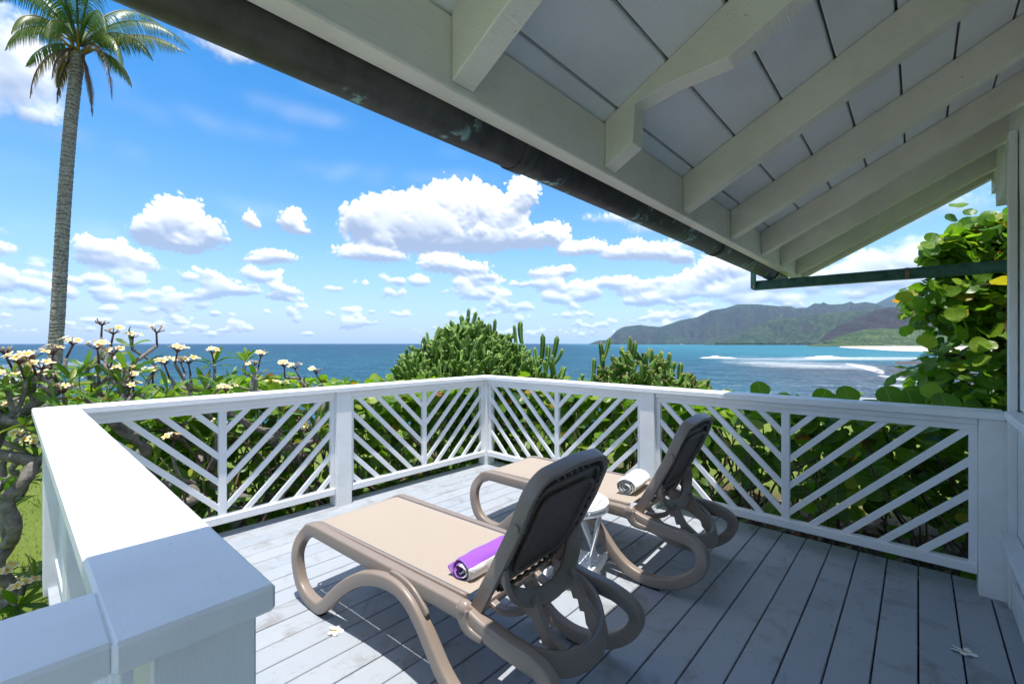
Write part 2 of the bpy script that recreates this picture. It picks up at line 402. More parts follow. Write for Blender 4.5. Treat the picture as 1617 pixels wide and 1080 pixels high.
# ================================================================ railings
CAPZ, CAPT = 1.08, .045
def railing(label, group, origin, rz, cap_outline, posts, panels, post_h=1.035, full=True):
    r = empty('railing', (origin[0], origin[1], 0), rz); tag(r, label, 'railing', group)
    prism('cap_rail', cap_outline, CAPZ-CAPT, CAPZ, M_WHITE, r, 'Z', .006)
    for (a, b) in posts:
        timber('post', ((a+b)/2, .09, -.05), ((a+b)/2, .09, post_h+.001), .14, b-a, M_WHITE2, r, up=(1, 0, 0), bv=.004)
    for (a, b, c) in panels:
        timber('sub_rail', (a+.001, .078, .996), (b-.001, .078, .996), .042, .078, M_WHITE, r)
        timber('moulding', (a+.001, .048, 1.015), (b-.001, .048, 1.015), .022, .038, M_WHITE, r, bv=.006)
        timber('bottom_rail', (a+.001, .078, .137), (b-.001, .078, .137), .066, .062, M_WHITE, r, bv=.006)
        timber('jamb', (a+.0195, .078, .164), (a+.0195, .078, .9585), .039, .036, M_WHITE, r, up=(0, 1, 0))
        timber('jamb', (b-.0195, .078, .164), (b-.0195, .078, .9585), .039, .036, M_WHITE, r, up=(0, 1, 0))
        timber('mullion', (c, .078, .164), (c, .078, .9585), .053, .037, M_WHITE, r, up=(0, 1, 0))
        for sgn, xe in ((-1, a+.039), (1, b-.039)):
            W = abs(xe-c)
            for k in range(-5, 5):
                z0 = .172+.028+.196*k+.0265         # centre line height at the mullion's middle
                lo, hi = .026, W                       # clip in |x-c|
                lo = max(lo, .167-z0+.0265); hi = min(hi, .957-z0+.0265)
                # z = z0 + d - .0265
                if hi-lo < .05: continue
                lo -= .012; hi += .012
                timber('slat', (c+sgn*lo, .078, z0+lo-.0265), (c+sgn*hi, .078, z0+hi-.0265), .040, .025, M_WHITE, r, up=(0, 1, 0), bv=.002)
    return r
G_R = 'white chevron railings round the deck'
rl = railing('sunlit white chevron railing on the far left side, up to the corner post', G_R, (0, 3.86), 0,
        [(.2455, 0), (3.7745, 0), (3.9745, .20), (.2430, .20)], [(1.914, 2.059), (3.80, 3.94)], [(.12, 1.9135, 1.03), (2.0595, 3.7995, 2.915)])
rrail = railing('white chevron railing on the right, between corner post and house, partly in shade', G_R, (3.775, 3.86), -math.pi/2,
        [(.0006, 0), (-.1994, .20), (4.235, .20), (4.235, 0)], [(1.98, 2.12), (4.125, 4.25)], [(-.018, 1.9795, 1.01), (2.1205, 4.1245, 3.128)])
rn = railing('nearest railing with a broad sunlit white cap ending beside the camera', G_R, (.285, .79), math.pi/2+math.radians(.75),
        [(0, 0), (3.26, 0), (3.26, .205), (0, .205)], [(.03, .17), (1.52, 1.66), (3.10, 3.24)], [(.171, 1.519, .845), (1.661, 3.099, 2.38)])
rs = railing('short shaded white railing stub going off the left edge of the picture', G_R, (.083, .985), math.pi,
        [(.0, 0), (2.2, 0), (2.2, .19), (0.0, .19)], [(.9, 1.04), (2.05, 2.19)], [(.02, .899, .46), (1.041, 2.049, 1.55)])

# ================================================================ porch roof
SL = .52; ZF = 2.12; YF = .85
def zb(y): return ZF+SL*(YF-y)            # underside of the rafters
DEP = .17; YT = -2.6
RX = [-.36, .06, .78, 1.505, 2.235, 2.985, 3.70, 4.32, 4.95, 5.25]
roof = empty('porch_roof', (2.0, .9, 2.1)); tag(roof, 'sloping porch roof with cream rafters and white boarded underside overhead', 'roof')
objs = []
for i, x in enumerate(RX):
    ye = .845
    if i == 3: out = [(ye, ZF), (.735, zb(.735)), (.727, zb(.727)+.128), (.60, zb(.60)+.085), (.425, zb(.425)), (YT, zb(YT)), (YT, zb(YT)+DEP), (ye, zb(ye)+DEP)]
    else: out = [(ye, ZF), (YT, zb(YT)), (YT, zb(YT)+DEP), (ye, zb(ye)+DEP)]
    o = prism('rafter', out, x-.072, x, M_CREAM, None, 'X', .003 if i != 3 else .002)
    if i == 3: o['label'] = 'rafter with a notch cut in its tail'
    objs.append(o)
yb = .98
n = 0
while yb > YT:
    y0, y1 = yb, yb-.185+.009
    z_ = lambda y: zb(y)+DEP+.0015
    xs = (-.50, 5.31)
    cuts = [xs[0], [2.20, 3.66, 1.47, 2.95][n % 4], xs[1]] if n % 2 else [xs[0], xs[1]]
    for a, b in zip(cuts, cuts[1:]):
        objs.append(prism('roof_board', [(y0, z_(y0)), (y1, z_(y1)), (y1, z_(y1)+.022), (y0, z_(y0)+.022)], a+.001, b-.001, M_CEIL, None, 'X', .004))
    yb -= .185; n += 1
M_ROOFING = simple('roofing_underlay', (.33, .31, .28), .9, .3, 5, .3)
objs.append(prism('roofing', [(1.0, zb(1.0)+DEP+.026), (YT, zb(YT)+DEP+.026), (YT, zb(YT)+DEP+.07), (1.0, zb(1.0)+DEP+.07)], -.52, 5.33, M_ROOFING, None, 'X', 0))
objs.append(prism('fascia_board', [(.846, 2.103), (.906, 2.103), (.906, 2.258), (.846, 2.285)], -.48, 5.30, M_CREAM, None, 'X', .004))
for a, b in zip(RX, RX[1:]):
    objs.append(prism('blocking', [(-.47, 2.66), (-.43, 2.66), (-.43, zb(-.43)+DEP), (-.47, zb(-.47)+DEP)], a+.001, b-.073, M_WHITE2, None, 'X', .002))
adopt(roof, objs)

# dark round gutter with patina
t = NT('aged_copper'); v_ = t.coord((1, 1, 1), rnd=False); v2 = t.coord((1, 1, 1), rnd=False)
a_ = t.noise(v2, 9, 6, .7); b_ = t.noise(v_, 3.2, 4, .6); c_ = t.noise(v2, 18, 4, .65)
base = t.mix(t.ramp(a_, [(.35, 0), (.7, 1)]), (.036, .034, .036), (.088, .080, .078))
patch = t.math('MULTIPLY', t.ramp(b_, [(.53, 0), (.60, 1)]), t.ramp(c_, [(.52, 0), (.60, 1)]))
base = t.mix(patch, base, (.25, .42, .42))
M_COPPER = t.done(t.pbsdf(base, t.math('MULTIPLY_ADD', a_, .3, .35), t.bump(c_, .3, .003), .4, .35))
t = NT('green_verdigris'); v_ = t.coord((1, 1, 1), rnd=False); a_ = t.noise(v_, 14, 6, .7); b_ = t.noise(v_, 3.1, 3, .6)
base = t.mix(t.ramp(a_, [(.38, 0), (.68, 1)]), (.018, .062, .052), (.045, .15, .12))
base = t.mix(t.ramp(b_, [(.70, 0), (.74, .8)]), base, (.28, .20, .13))
M_GREEN = t.done(t.pbsdf(base, .55, t.bump(a_, .3, .002)))
g = empty('roof_gutter', (2.0, .975, 2.116)); tag(g, 'dark brown round gutter with pale green patina spots along the eave', 'gutter')
def halfpipe(r0, r1, a0, a1, x0, x1, n=20):
    mb = MB(); A = [math.radians(a0+(a1-a0)*i/n) for i in range(n+1)]
    prof = [(r1*math.cos(a), r1*math.sin(a)) for a in A]+[(r0*math.cos(a), r0*math.sin(a)) for a in A[::-1]]
    m = len(prof); vs = [(x0, *p) for p in prof]+[(x1, *p) for p in prof]
    mb.add(vs, [(i, (i+1) % m, m+(i+1) % m, m+i) for i in range(m)]+[tuple(range(m))[::-1], tuple(range(m, 2*m))]); return mb
halfpipe(.062, .066, -205, 25, -2.5, 2.9, 28).obj('trough', M_COPPER, g, True)
for x in (-.9, 1.02, 2.5): halfpipe(.0665, .071, -200, 15, x-.03, x+.03, 24).obj('joint_sleeve', M_COPPER, g, True)
mb = MB(); mb.tube([(2.895, 0, 0), (2.905, 0, 0)], .066, 24); mb.obj('end_cap', M_COPPER, g)
for x in RX[1:]:
    mb = MB(); mb.box((x-2.0-.036, -.02, .068), (.02, .11, .004)); mb.obj('hanger', M_COPPER, g)
g2 = empty('box_gutter', (4.41, 1.08, 1.96)); tag(g2, 'dark green box gutter running level behind the gable end to the house post', 'gutter')
def slopey(y): return 0.002+0.0*y
mb = MB()
L0, L1 = .02, -2.4
mb.box((.002, (L0+L1)/2, .037), (.004, L0-L1, .074)); mb.box((.088, (L0+L1)/2, .037), (.004, L0-L1, .074)); mb.box((.045, (L0+L1)/2, .002), (.082, L0-L1-.002, .004)); mb.box((.045, L0-.002, .038), (.081, .0035, .07))
mb.box((-.004, (L0+L1)/2, .071), (.007, L0-L1, .008))
mb.obj('trough', M_GREEN, g2)
mb = MB(); mb.box((-.028, .003, .082), (.045, .034, .155)); mb.obj('drop_box', M_GREEN, g2)
M_RUST = simple('rust_stain', (.30, .22, .15), .8, .3, 20, .3)
mb = MB(); mb.box((-.0055, -1.02, .037), (.004, .022, .078)); mb.box((.045, -1.02, .077), (.09, .022, .003)); mb.obj('strap', M_RUST, g2)
mb = MB(); mb.box((-.052, -.005, .02), (.004, .01, .04)); mb.obj('solder_seam', M_RUST, g2)

# ================================================================ house wall on the right
hw = empty('house_wall', (1.0, -.45, 0)); tag(hw, 'white timber house wall with window at the right edge', 'wall')
objs = []
M_GLASS = NT('window_glass'); M_GLASS = M_GLASS.done(M_GLASS.pbsdf((.04, .05, .055), .06, None, .6))
WY = -.41
def wb(name, x0, x1, y0, y1, z0, z1, m=M_WHITE2, bv=.003):
    o = prism(name, [(x0, z0), (x1, z0), (x1, z1), (x0, z1)], y0, y1, m, None, 'Y', bv); objs.append(o); return o
wb('corner_post', 3.775, 3.945, -.56, -.3915, -.45, 2.66)
wb('corner_board', 3.70, 3.7745, -.408, -.375, 0, 2.66)
wb('wall_top', -.5, 3.7745, -.47, -.4125, 2.30, 2.66)
# weatherboards below the window, each its own
z = .05; 
while z < 1.05:
    wb('weatherboard', -.5, 3.699, -.44, -.4125+.006, z, min(z+.118, 1.06)); z += .12
for (a, b) in ((3.06, 3.699), (.55, 1.15), (-.5, 0.0)): wb('wall_panel', a, b, -.44, -.414, 1.11, 2.30)
wb('water_table', -.5, 3.69, -.4045, -.335, .39, .425); wb('base_board', -.5, 3.70, -.4045, -.385, .001, .16)
for (a, b) in ((1.15, 3.06), (0.02, .55)):
    wb('window_sill', a-.08, b+.6 if b > 2 else b+.08, -.44, -.352, 1.065, 1.105, M_WHITE)
    fr = wb('window', a, a+.07, -.44, -.39, 1.106, 2.299, M_WHITE)
    wb('window_frame', b-.07, b, -.44, -.39, 1.106, 2.299, M_WHITE); wb('window_frame', a+.071, b-.071, -.44, -.392, 2.22, 2.299, M_WHITE); wb('window_frame', a+.071, b-.071, -.44, -.392, 1.106, 1.17, M_WHITE)
    wb('window_frame', (a+b)/2-.025, (a+b)/2+.025, -.44, -.394, 1.171, 2.219, M_WHITE)
    wb('window_glass', a+.071, (a+b)/2-.026, -.435, -.428, 1.171, 2.219, M_GLASS, 0); wb('window_glass', (a+b)/2+.026, b-.071, -.435, -.428, 1.171, 2.219, M_GLASS, 0)
wb('sheathing', -.5, 3.774, -.56, -.4405, -.45, 2.66, M_WHITE, 0)
objs.append(prism('end_wall', [(-.561, -.45), (-2.6, -.45), (-2.6, zb(-2.6)), (-.561, 2.95)], 3.84, 3.90, M_WHITE2, None, 'X', 0))
wb('wall_beam', -2.4, 4.37, -.50, -.4715+.1, 2.6615, 2.66+.0, M_WHITE2) if False else None
o = prism('wall_beam', [(3.95, 2.40), (4.33, 2.38), (4.37, 2.62), (3.95, 2.62)], -.52, -.38, M_WHITE2, None, 'Y', .004); objs.append(o)
adopt(hw, objs)
# ================================================================ sun loungers
t = NT('taupe_resin'); v_ = t.coord(rnd=False); n_ = t.noise(v_, 60, 3, .6); b_ = t.noise(v_, 4, 3, .5)
M_RESIN = t.done(t.pbsdf(t.mix(b_, (.275, .222, .182), (.25, .20, .165)), .36, t.bump(n_, .12, .0008), .5))
t = NT('beige_sling'); v_ = t.coord((1, 1, 1), rnd=False)
w1 = t.n('ShaderNodeTexWave', wave_type='BANDS', bands_direction='X'); t.l(v_, w1.inputs[0]); w1.inputs['Scale'].default_value = 180
w2 = t.n('ShaderNodeTexWave', wave_type='BANDS', bands_direction='Y'); t.l(v_, w2.inputs[0]); w2.inputs['Scale'].default_value = 180
sm = t.noise(v_, 3.0, 3, .5)
M_SLING = t.done(t.pbsdf(t.mix(sm, (.40, .333, .27), (.375, .31, .25)), .75, t.bump(t.math('ADD', w1.outputs['Fac'], w2.outputs['Fac']), .25, .0006), .3))
M_SHELL = simple('dark_brown_back_panel', (.15, .115, .095), .55, .15, 30, .15)
M_PIPING = simple('slate_piping', (.14, .14, .17), .6, .1, 20, .1)
M_RUBBER = simple('black_foot_pad', (.03, .03, .03), .8, .1, 20, .1)

def ribbon(path, hw_, hh_, closed, lat=None, r=.35, n=4, planar=None):
    """rounded bar swept along a path in the x=const plane; hw_ half width across (x), hh_ half height in the plane (number or list)"""
    P = [Vector(p) for p in path]; m = len(P); mb = MB(); vs = []
    prof = []
    for k, (sx_, sy_) in enumerate(((1, 1), (-1, 1), (-1, -1), (1, -1))):
        for j in range(n):
            a = math.pi/2*(k+j/(n-1)); prof.append((sx_*(1-r)+r*math.cos(a), sy_, r*math.sin(a)))
    for i, p in enumerate(P):
        a = P[(i-1) % m] if (closed or i > 0) else P[0]; b = P[(i+1) % m] if (closed or i < m-1) else P[-1]
        T = (b-a).normalized()
        X = Vector((1, 0, 0)) if planar is None else Vector(planar)
        X = (X-T*X.dot(T)).normalized(); N = X.cross(T)
        h = hh_[i] if hasattr(hh_, '__len__') else hh_; w = hw_[i] if hasattr(hw_, '__len__') else hw_
        rr_ = r*min(w, h)
        for (cx_, sy_, cs) in prof:
            # corner centre plus arc
            x = cx_; 
            sgx = 1 if x > 0 else -1
            vs.append(None)
        vs = vs[:-len(prof)]
        q = 0
        for k, (sx_, sy_) in enumerate(((1, 1), (-1, 1), (-1, -1), (1, -1))):
            for j in range(n):
                an = math.pi/2*(k+j/(n-1))
                px = sx_*(w-rr_)+rr_*math.cos(an); pz = sy_*(h-rr_)+rr_*math.sin(an)
                vs.append(p+X*px+N*pz)
    c = 4*n; fs = []
    for i in range(m if closed else m-1):
        for k in range(c): fs.append((i*c+k, i*c+(k+1) % c, ((i+1) % m)*c+(k+1) % c, ((i+1) % m)*c+k))
    if not closed: fs += [tuple(range(c))[::-1], tuple((m-1)*c+k for k in range(c))]
    mb.add(vs, fs); return mb

def smooth_obj(mb, name, mat, parent):
    o = mb.obj(name, mat, parent, True)
    bm = bmesh.new(); bm.from_mesh(o.data); bmesh.ops.recalc_face_normals(bm, faces=bm.faces[:]); bm.to_mesh(o.data); bm.free()
    o.data.polygons.foreach_set('use_smooth', [True]*len(o.data.polygons))
    return o

def U(w, u, z): return Vector((w, -u, z))     # lounger space: w across, u from the foot end back, z up
HU, HZ = 1.30, .425; BA = math.radians(61)
def B(w, tt, n=0.0):                          # back space: tt up the back, n towards its rear face
    return U(w, HU+tt*math.cos(BA)+n*math.sin(BA), HZ+tt*math.sin(BA)-n*math.cos(BA))
def make_lounger(label):
    L = empty('sun_lounger', (0, 0, 0)); tag(L, label, 'sun lounger', 'beige and taupe sun loungers on the deck')
    leg = [(-.02, .392), (-.072, .335), (-.088, .26), (-.075, .17), (-.03, .09), (.055, .045), (.16, .035), (.225, .062), (.32, .145), (.45, .25), (.60, .335), (.74, .376), (.86, .382), (.95, .352), (1.03, .287), (1.10, .205), (1.17, .128), (1.25, .072), (1.34, .044), (1.43, .042), (1.53, .065), (1.62, .115), (1.68, .175), (1.705, .24), (1.685, .30), (1.61, .338)]
    for s in (-1, 1):
        rail_pts = [(1.61, .338), (1.48, .352), (1.36, .372), (1.25, .402), (1.10, .407), (.8, .409), (.4, .412), (.1, .416), (.02, .410)]
        full = leg+rail_pts[1:]
        P = catmull([U(0, u, z) for u, z in full], 5, True)
        nn = len(P); k_leg = (len(leg)-1)*5
        for i, p in enumerate(P):
            d = min(1, min(i, k_leg-i)/12) if i <= k_leg else 0
            d = max(0, d); d = d*d*(3-2*d)
            p.x = s*(.305+.034*d)
        hh = []
        for i in range(nn):
            if i <= k_leg: hh.append(.033)
            else: hh.append(.036)
        o = smooth_obj(ribbon(P, [.027]*nn, hh, True, r=.42), 'side_frame', M_RESIN, L)
        mb = MB(); mb.box((s*.339, -.16, .003), (.035, .09, .006)); mb.box((s*.339, -1.40, .003), (.035, .12, .006)); mb.obj('foot_pad', M_RUBBER, L)
        # hinge knob
        mb = MB(); R = .034
        for a in range(1): pass
        vs = []; fs = []
        rings = [(math.radians(q), ) for q in range(0, 91, 15)]
        for (q,) in rings:
            for k in range(16):
                th = 2*math.pi*k/16; vs.append((s*(.318+.028*math.sin(q)), -1.265+R*math.cos(q)*math.cos(th), .423+R*math.cos(q)*math.sin(th)))
        for i in range(len(rings)-1):
            for k in range(16): fs.append((i*16+k, i*16+(k+1) % 16, (i+1)*16+(k+1) % 16, (i+1)*16+k))
        mb.add(vs, fs); smooth_obj(mb, 'hinge_knob', M_RESIN, L)
        # socket under the knob
        pr = ribbon(catmull([U(s*.322, 1.265, .43), U(s*.324, 1.27, .385), U(s*.322, 1.30, .352), U(s*.318, 1.37, .342)], 4), .018, [.034-.0016*i for i in range(13)], False, r=.5)
        smooth_obj(pr, 'hinge_socket', M_RESIN, L)
        # arch fairing where the leg meets the rail
        smooth_obj(ribbon(catmull([U(s*.331, .80, .405), U(s*.333, .92, .392), U(s*.333, 1.02, .345), U(s*.333, 1.06, .325)], 4), .010, [.03, .034, .036, .036, .036, .036, .034, .03, .026, .022, .018, .012, .008], False, r=.6), 'leg_fairing', M_RESIN, L)
    # cross bars
    smooth_obj(ribbon([U(w, -.045, .36) for w in (-.30, 0, .30)], .022, .02, False, planar=(0, 1, 0)), 'cross_bar', M_RESIN, L)
    smooth_obj(ribbon([U(w, 1.25, .385) for w in (-.29, 0, .29)], .03, .02, False, planar=(0, 1, 0)), 'cross_bar', M_RESIN, L)
    smooth_obj(ribbon([U(w, .62, .37) for w in (-.29, 0, .29)], .03, .018, False, planar=(0, 1, 0)), 'cross_bar', M_RESIN, L)
    # seat frame top lip + sling
    def seat_z(u): 
        return .447 if u > .05 else .447-.42*(.05-u)**1.35*2.2
    mb = MB(); NU, NW = 30, 14; vs = []; uvs = []
    us = [-.075+1.315*(i/NU)**1.0 for i in range(NU+1)]
    for u in us:
        fr = min(1, max(0, (u+.075)/.09)); hwid = .268-.045*(1-fr)**2.2
        for j in range(NW+1):
            w = -1+2*j/NW; sag = .010*(1-w*w)*min(1, max(0, (u)/.3))*min(1, max(0, (1.25-u)/.2)); vs.append(U(w*hwid, u, seat_z(u)-sag+.002)); uvs.append((w*hwid, u))
    mb.add(vs, [(i*(NW+1)+j, i*(NW+1)+j+1, (i+1)*(NW+1)+j+1, (i+1)*(NW+1)+j) for i in range(NU) for j in range(NW)], uvs)
    seat = mb.obj('seat_sling', M_SLING, L, True)
    edge = [U(-(.268), 1.24, .449)]+[U(-(.268-.045*(1-min(1, max(0, (u+.075)/.09)))**2.2), u, seat_z(u)+.002) for u in us[::-1]]
    edge2 = [Vector((-p.x, p.y, p.z)) for p in edge[::-1]]
    mb = MB(); mb.tube(edge+edge2, .0035, 6); pi_ = mb.obj('piping', M_PIPING, L, True)
    def loop(off, dz, u0=1.24):
        e = [Vector((p.x-off if p.x < 0 else p.x+off, p.y, p.z+dz)) for p in edge+edge2]
        return e
    e = loop(.014, -.006); 
    for p in e: 
        if p.y > .03: p.y += .012; p.z -= .004
    smooth_obj(ribbon(e, .012, .008, False, planar=None if False else (0, 0, 1), r=.5), 'seat_rim', M_RESIN, L)
    # back: rounded frame
    bw, bh, cr = .285, .628, .105
    out = [(-bw, -.01), (-bw, .2), (-bw, .4), (-bw, bh-cr)]
    for k in range(1, 9):
        a = math.pi-math.pi/2*k/8; out.append((-bw+cr+cr*math.cos(a), bh-cr+cr*math.sin(a)))
    out += [(0, bh+.012)]+[(-x, y) for x, y in out[::-1]]
    bs = empty('x', (0, 0, 0)); bpy.data.objects.remove(bs)
    def bend(tt): return -.035*max(0, (tt-.30)/.34)**2          # the head end curls forward a little
    path = [B(x, y, bend(y)+.004) for x, y in out]
    Nn = B(0, 0, 1)-B(0, 0, 0)
    fr = smooth_obj(ribbon(path, .029, .014, False, planar=Nn, r=.35), 'back_frame', M_RESIN, L)
    NT_, NW = 22, 12; mb = MB(); vs = []; uvs = []
    for i in range(NT_+1):
        tt = .03+(bh-.045-.03)*i/NT_
        q = max(0, (tt-(bh-cr))/cr); q = min(q, 1); hw2 = (bw-cr)+cr*math.sqrt(max(0, 1-q*q)); hw2 = min(hw2, bw)-.012
        for j in range(NW+1):
            w = -1+2*j/NW; vs.append(B(w*hw2, tt, bend(tt)-.006+.012*(1-w*w)*math.sin(math.pi*i/NT_))); uvs.append((w, tt))
    mb.add(vs, [(i*(NW+1)+j, i*(NW+1)+j+1, (i+1)*(NW+1)+j+1, (i+1)*(NW+1)+j) for i in range(NT_) for j in range(NW)], uvs)
    mb.obj('back_sling', M_SLING, L, True)
    # rear shell: recessed panel with raised border, as seen from behind
    def rrect(hw2, t0, t1, c, n=7):
        pts = []
        for (cx_, cy_, a0) in ((-hw2+c, t1-c, math.pi), (hw2-c, t1-c, math.pi/2), (hw2-c*1.5, t0+c*1.5, 0), (-hw2+c*1.5, t0+c*1.5, -math.pi/2)):
            cc = c if cy_ > (t0+t1)/2 else c*1.5
            for k in range(n): 
                a = a0-math.pi/2*k/(n-1); pts.append((cx_+cc*math.cos(a), cy_+cc*math.sin(a)))
        return pts
    rp = rrect(.195, .15, .53, .045)
    smooth_obj(ribbon([B(x, y, bend(y)+.028) for x, y in rp], .008, .010, True, planar=Nn, r=.5), 'panel_border', M_SHELL, L)
    mb = MB(); c0 = [B(x, y, bend(y)+.024) for x, y in rp]; mb.add(c0, [tuple(range(len(c0)))]); M_SH = M_RESIN; mb.obj('back_shell', M_SHELL, L)
    rp2 = rrect(.245, .06, .585, .08)
    smooth_obj(ribbon([B(x, y, bend(y)+.020) for x, y in rp2], .006, .008, True, planar=Nn, r=.5), 'inner_frame', M_SHELL, L)
    mb = MB()
    for i in range(0, len(rp2)):
        (x0, y0), (x1, y1) = rp2[i], rp2[(i+1) % len(rp2)]
        ln = math.hypot(x1-x0, y1-y0); k = max(1, int(ln/.045))
        for j in range(k):
            f = (j+.5)/k; x, y = x0+(x1-x0)*f, y0+(y1-y0)*f
            if ln < .02 and i % 2: continue
            d = Vector((x, y-.32)); d.normalize(); p = B(x+d.x*.013, y+d.y*.013, bend(y)+.014)
            M = Matrix.Translation(p) @ Matrix.Rotation(-(math.pi/2-BA), 4, 'X')
            mb.box((0, 0, 0), (.022, .01, .022), M)
    mb.obj('sling_clips', M_RUBBER, L)['kind'] = 'stuff'
    for s in (-1, 1):
        M = Matrix.Translation(B(s*.304, .43, .004)) @ Matrix.Rotation(math.pi/2, 4, 'Y')
        mb = MB(); mb.tube([(0, 0, -.006), (0, 0, .006)], .017, 16); mb.obj('cap_button', M_RESIN, L, False, M)
    # support bail under the back
    bail = catmull([B(-.272, .215, .008), B(-.262, .175, .045), B(-.215, .125, .085), B(-.12, .095, .13), B(0, .085, .145), B(.12, .095, .13), B(.215, .125, .085), B(.262, .175, .045), B(.272, .215, .008)], 5)
    smooth_obj(ribbon(bail, .036, .013, False, planar=(0, -math.cos(math.radians(20)), -.9), r=.5), 'support_bail', M_RESIN, L)
    for s in (-1, 1):                          # toothed arms
        A0 = B(s*.135, .095, .128); A1 = U(s*.125, 1.625, .265)
        ax = (A1-A0); ln = ax.length; ax.normalize(); sd = Vector((1, 0, 0)); nr = ax.cross(sd).normalized()
        o1 = []; prof = [(0, -.040), (.18, -.040), (.23, -.022), (.40, -.042), (.45, -.022), (.62, -.044), (.67, -.024), (.84, -.044), (1, -.036), (1, .036), (.8, .022), (.5, .012), (.25, .024), (0, .040)]
        mb = MB(); vs = [A0+ax*(f*ln)+nr*h+sd*(s*.016*math.sin(f*math.pi))+sd*q for q in (-.014, .014) for f, h in prof]; m = len(prof)
        mb.add(vs, [tuple(range(m)), tuple(range(m, 2*m))[::-1]]+[(i, m+i, m+(i+1) % m, (i+1) % m) for i in range(m)])
        mb.obj('ratchet_arm', M_RESIN, L)
    ring = catmull([U(-.285, 1.30, .372), U(-.28, 1.42, .345), U(-.245, 1.54, .305), U(-.15, 1.63, .27), U(0, 1.665, .255), U(.15, 1.63, .27), U(.245, 1.54, .305), U(.28, 1.42, .345), U(.285, 1.30, .372)], 6)
    smooth_obj(ribbon(ring, .044, .015, False, planar=(0, .25, 1), r=.5), 'rear_hoop', M_RESIN, L)
    hoop2 = catmull([U(-.285, 1.36, .345), U(-.25, 1.52, .275), U(-.15, 1.60, .235), U(0, 1.63, .222), U(.15, 1.60, .235), U(.25, 1.52, .275), U(.285, 1.36, .345)], 6)
    smooth_obj(ribbon(hoop2, .022, .014, False, planar=(0, .3, 1), r=.5), 'lower_hoop', M_RESIN, L)
    # pivot brackets between hinge bar and bail
    for s in (-1, 1):
        smooth_obj(ribbon(catmull([U(s*.16, 1.25, .385), U(s*.15, 1.33, .36), U(s*.12, 1.42, .385), B(s*.11, .10, .118)], 5), .020, .014, False, r=.5), 'pivot_bracket', M_RESIN, L)
    return L
def copy_tree(o, parent=None):
    c = o.copy(); C.objects.link(c); c.parent = parent
    if parent is not None: c.matrix_basis = o.matrix_basis.copy()
    for ch in list(o.children): copy_tree(ch, c)
    return c
LA = make_lounger('nearer sun lounger, with the rolled purple and white towel on its seat')
LB = copy_tree(LA); LB['label'] = 'farther sun lounger against the right railing, with the rolled white towel on its seat'
LA.location = (1.43, 2.62, 0); LA.rotation_euler = (0, 0, math.radians(3.5))
LB.location = (2.84, 2.62, 0); LB.rotation_euler = (0, 0, math.radians(3.0))

# ================================================================ rolled towels
def towel_mat(name, cA, cB, scale):
    t = NT(name); at = t.n('ShaderNodeAttribute', attribute_name='tint'); v_ = t.coord((1, 1, 1), rnd=False)
    n_ = t.noise(v_, 260, 3, .7); n2 = t.noise(v_, 30, 3, .6)
    col = t.mix(at.outputs['Fac'], cA, cB)
    return t.done(t.pbsdf(col, .95, t.bump(t.math('ADD', n_, n2), .7, .004), .1, **{'Sheen_Weight': .3}))
def rolled_towel(name, label, mat, turns, R, length, tint_fn, wob=.004, squash=.85, seed=1):
    rnd = random.Random(seed)
    o = empty(name); tag(o, label, 'towel')
    mb = MB(); n = int(turns*26); th = []
    path = []
    for i in range(n+1):
        a = 2*math.pi*turns*i/n; r = .010+(R-.010)*(i/n)
        path.append((a, r))
    thick = (R-.010)/turns*.86
    NL = 14; vs = []; fs = []; tn = []
    for j in range(NL+1):
        xx = -length/2+length*j/NL
        endk = max(0, abs(xx)/(length/2)-.9)/.1
        for side in (0, 1):
            for i, (a, r) in enumerate(path):
                rr_ = r-(thick if side else 0)*(1-.4*endk)-(.006*endk if not side else 0)
                w = 1+wob*8*mnoise.noise(Vector((xx*14, math.cos(a)*2.2+seed, math.sin(a)*2.2)))
                z = math.sin(a-.6)*rr_*squash*w; y = math.cos(a-.6)*rr_*1.06*w
                if z < -R*squash*.80: z = -R*squash*.80+(z+R*squash*.80)*.25
                x2 = xx+(.006*math.sin(a*1.7+seed)+.004*math.sin(a*.5))*(1 if j in (0, NL) else .0)
                vs.append((x2, y, z))
    m = n+1; row = 2*m
    for j in range(NL):
        for i in range(n):
            a0 = j*row+i; fs.append((a0, a0+1, a0+row+1, a0+row)); tn.append(tint_fn(i/n, j/NL, 0))
            b0 = a0+m; fs.append((b0, b0+row, b0+row+1, b0+1)); tn.append(tint_fn(i/n, j/NL, 1))
    for j in (0, NL):
        for i in range(n):
            a0 = j*row+i; q = (a0, a0+m, a0+m+1, a0+1); fs.append(q if j else q[::-1]); tn.append(tint_fn(i/n, j/NL, 2))
    for j in range(NL):
        a0 = j*row+n; fs.append((a0, a0+m, a0+m+row, a0+row)); tn.append(tint_fn(1, j/NL, 0))
    mb.add(vs, fs, tint=tn)
    o2 = mb.obj('terry_roll', mat, o, True)
    o2.location = (0, 0, R*squash*.83)
    return o
M_PURPLE = towel_mat('purple_white_terry', (.83, .82, .84), (.30, .085, .52), 1)
M_WTOWEL = towel_mat('white_terry', (.86, .87, .86), (.20, .32, .34), 1)
def tp(f, x, s):
    q = (f*3.2) % 1.0
    if f > .66: 
        g = (f*3.1) % 1.0          # turn position: 0..1 once round
        return 0.0 if .50 < g < .74 else 1.0
    return 1.0 if int(f*7) % 2 == 0 else 0.0
TA = rolled_towel('towel', 'rolled towel in purple and white bands on the nearer lounger', M_PURPLE, 3.1, .072, .34, tp, wob=.018, squash=.80, seed=3)
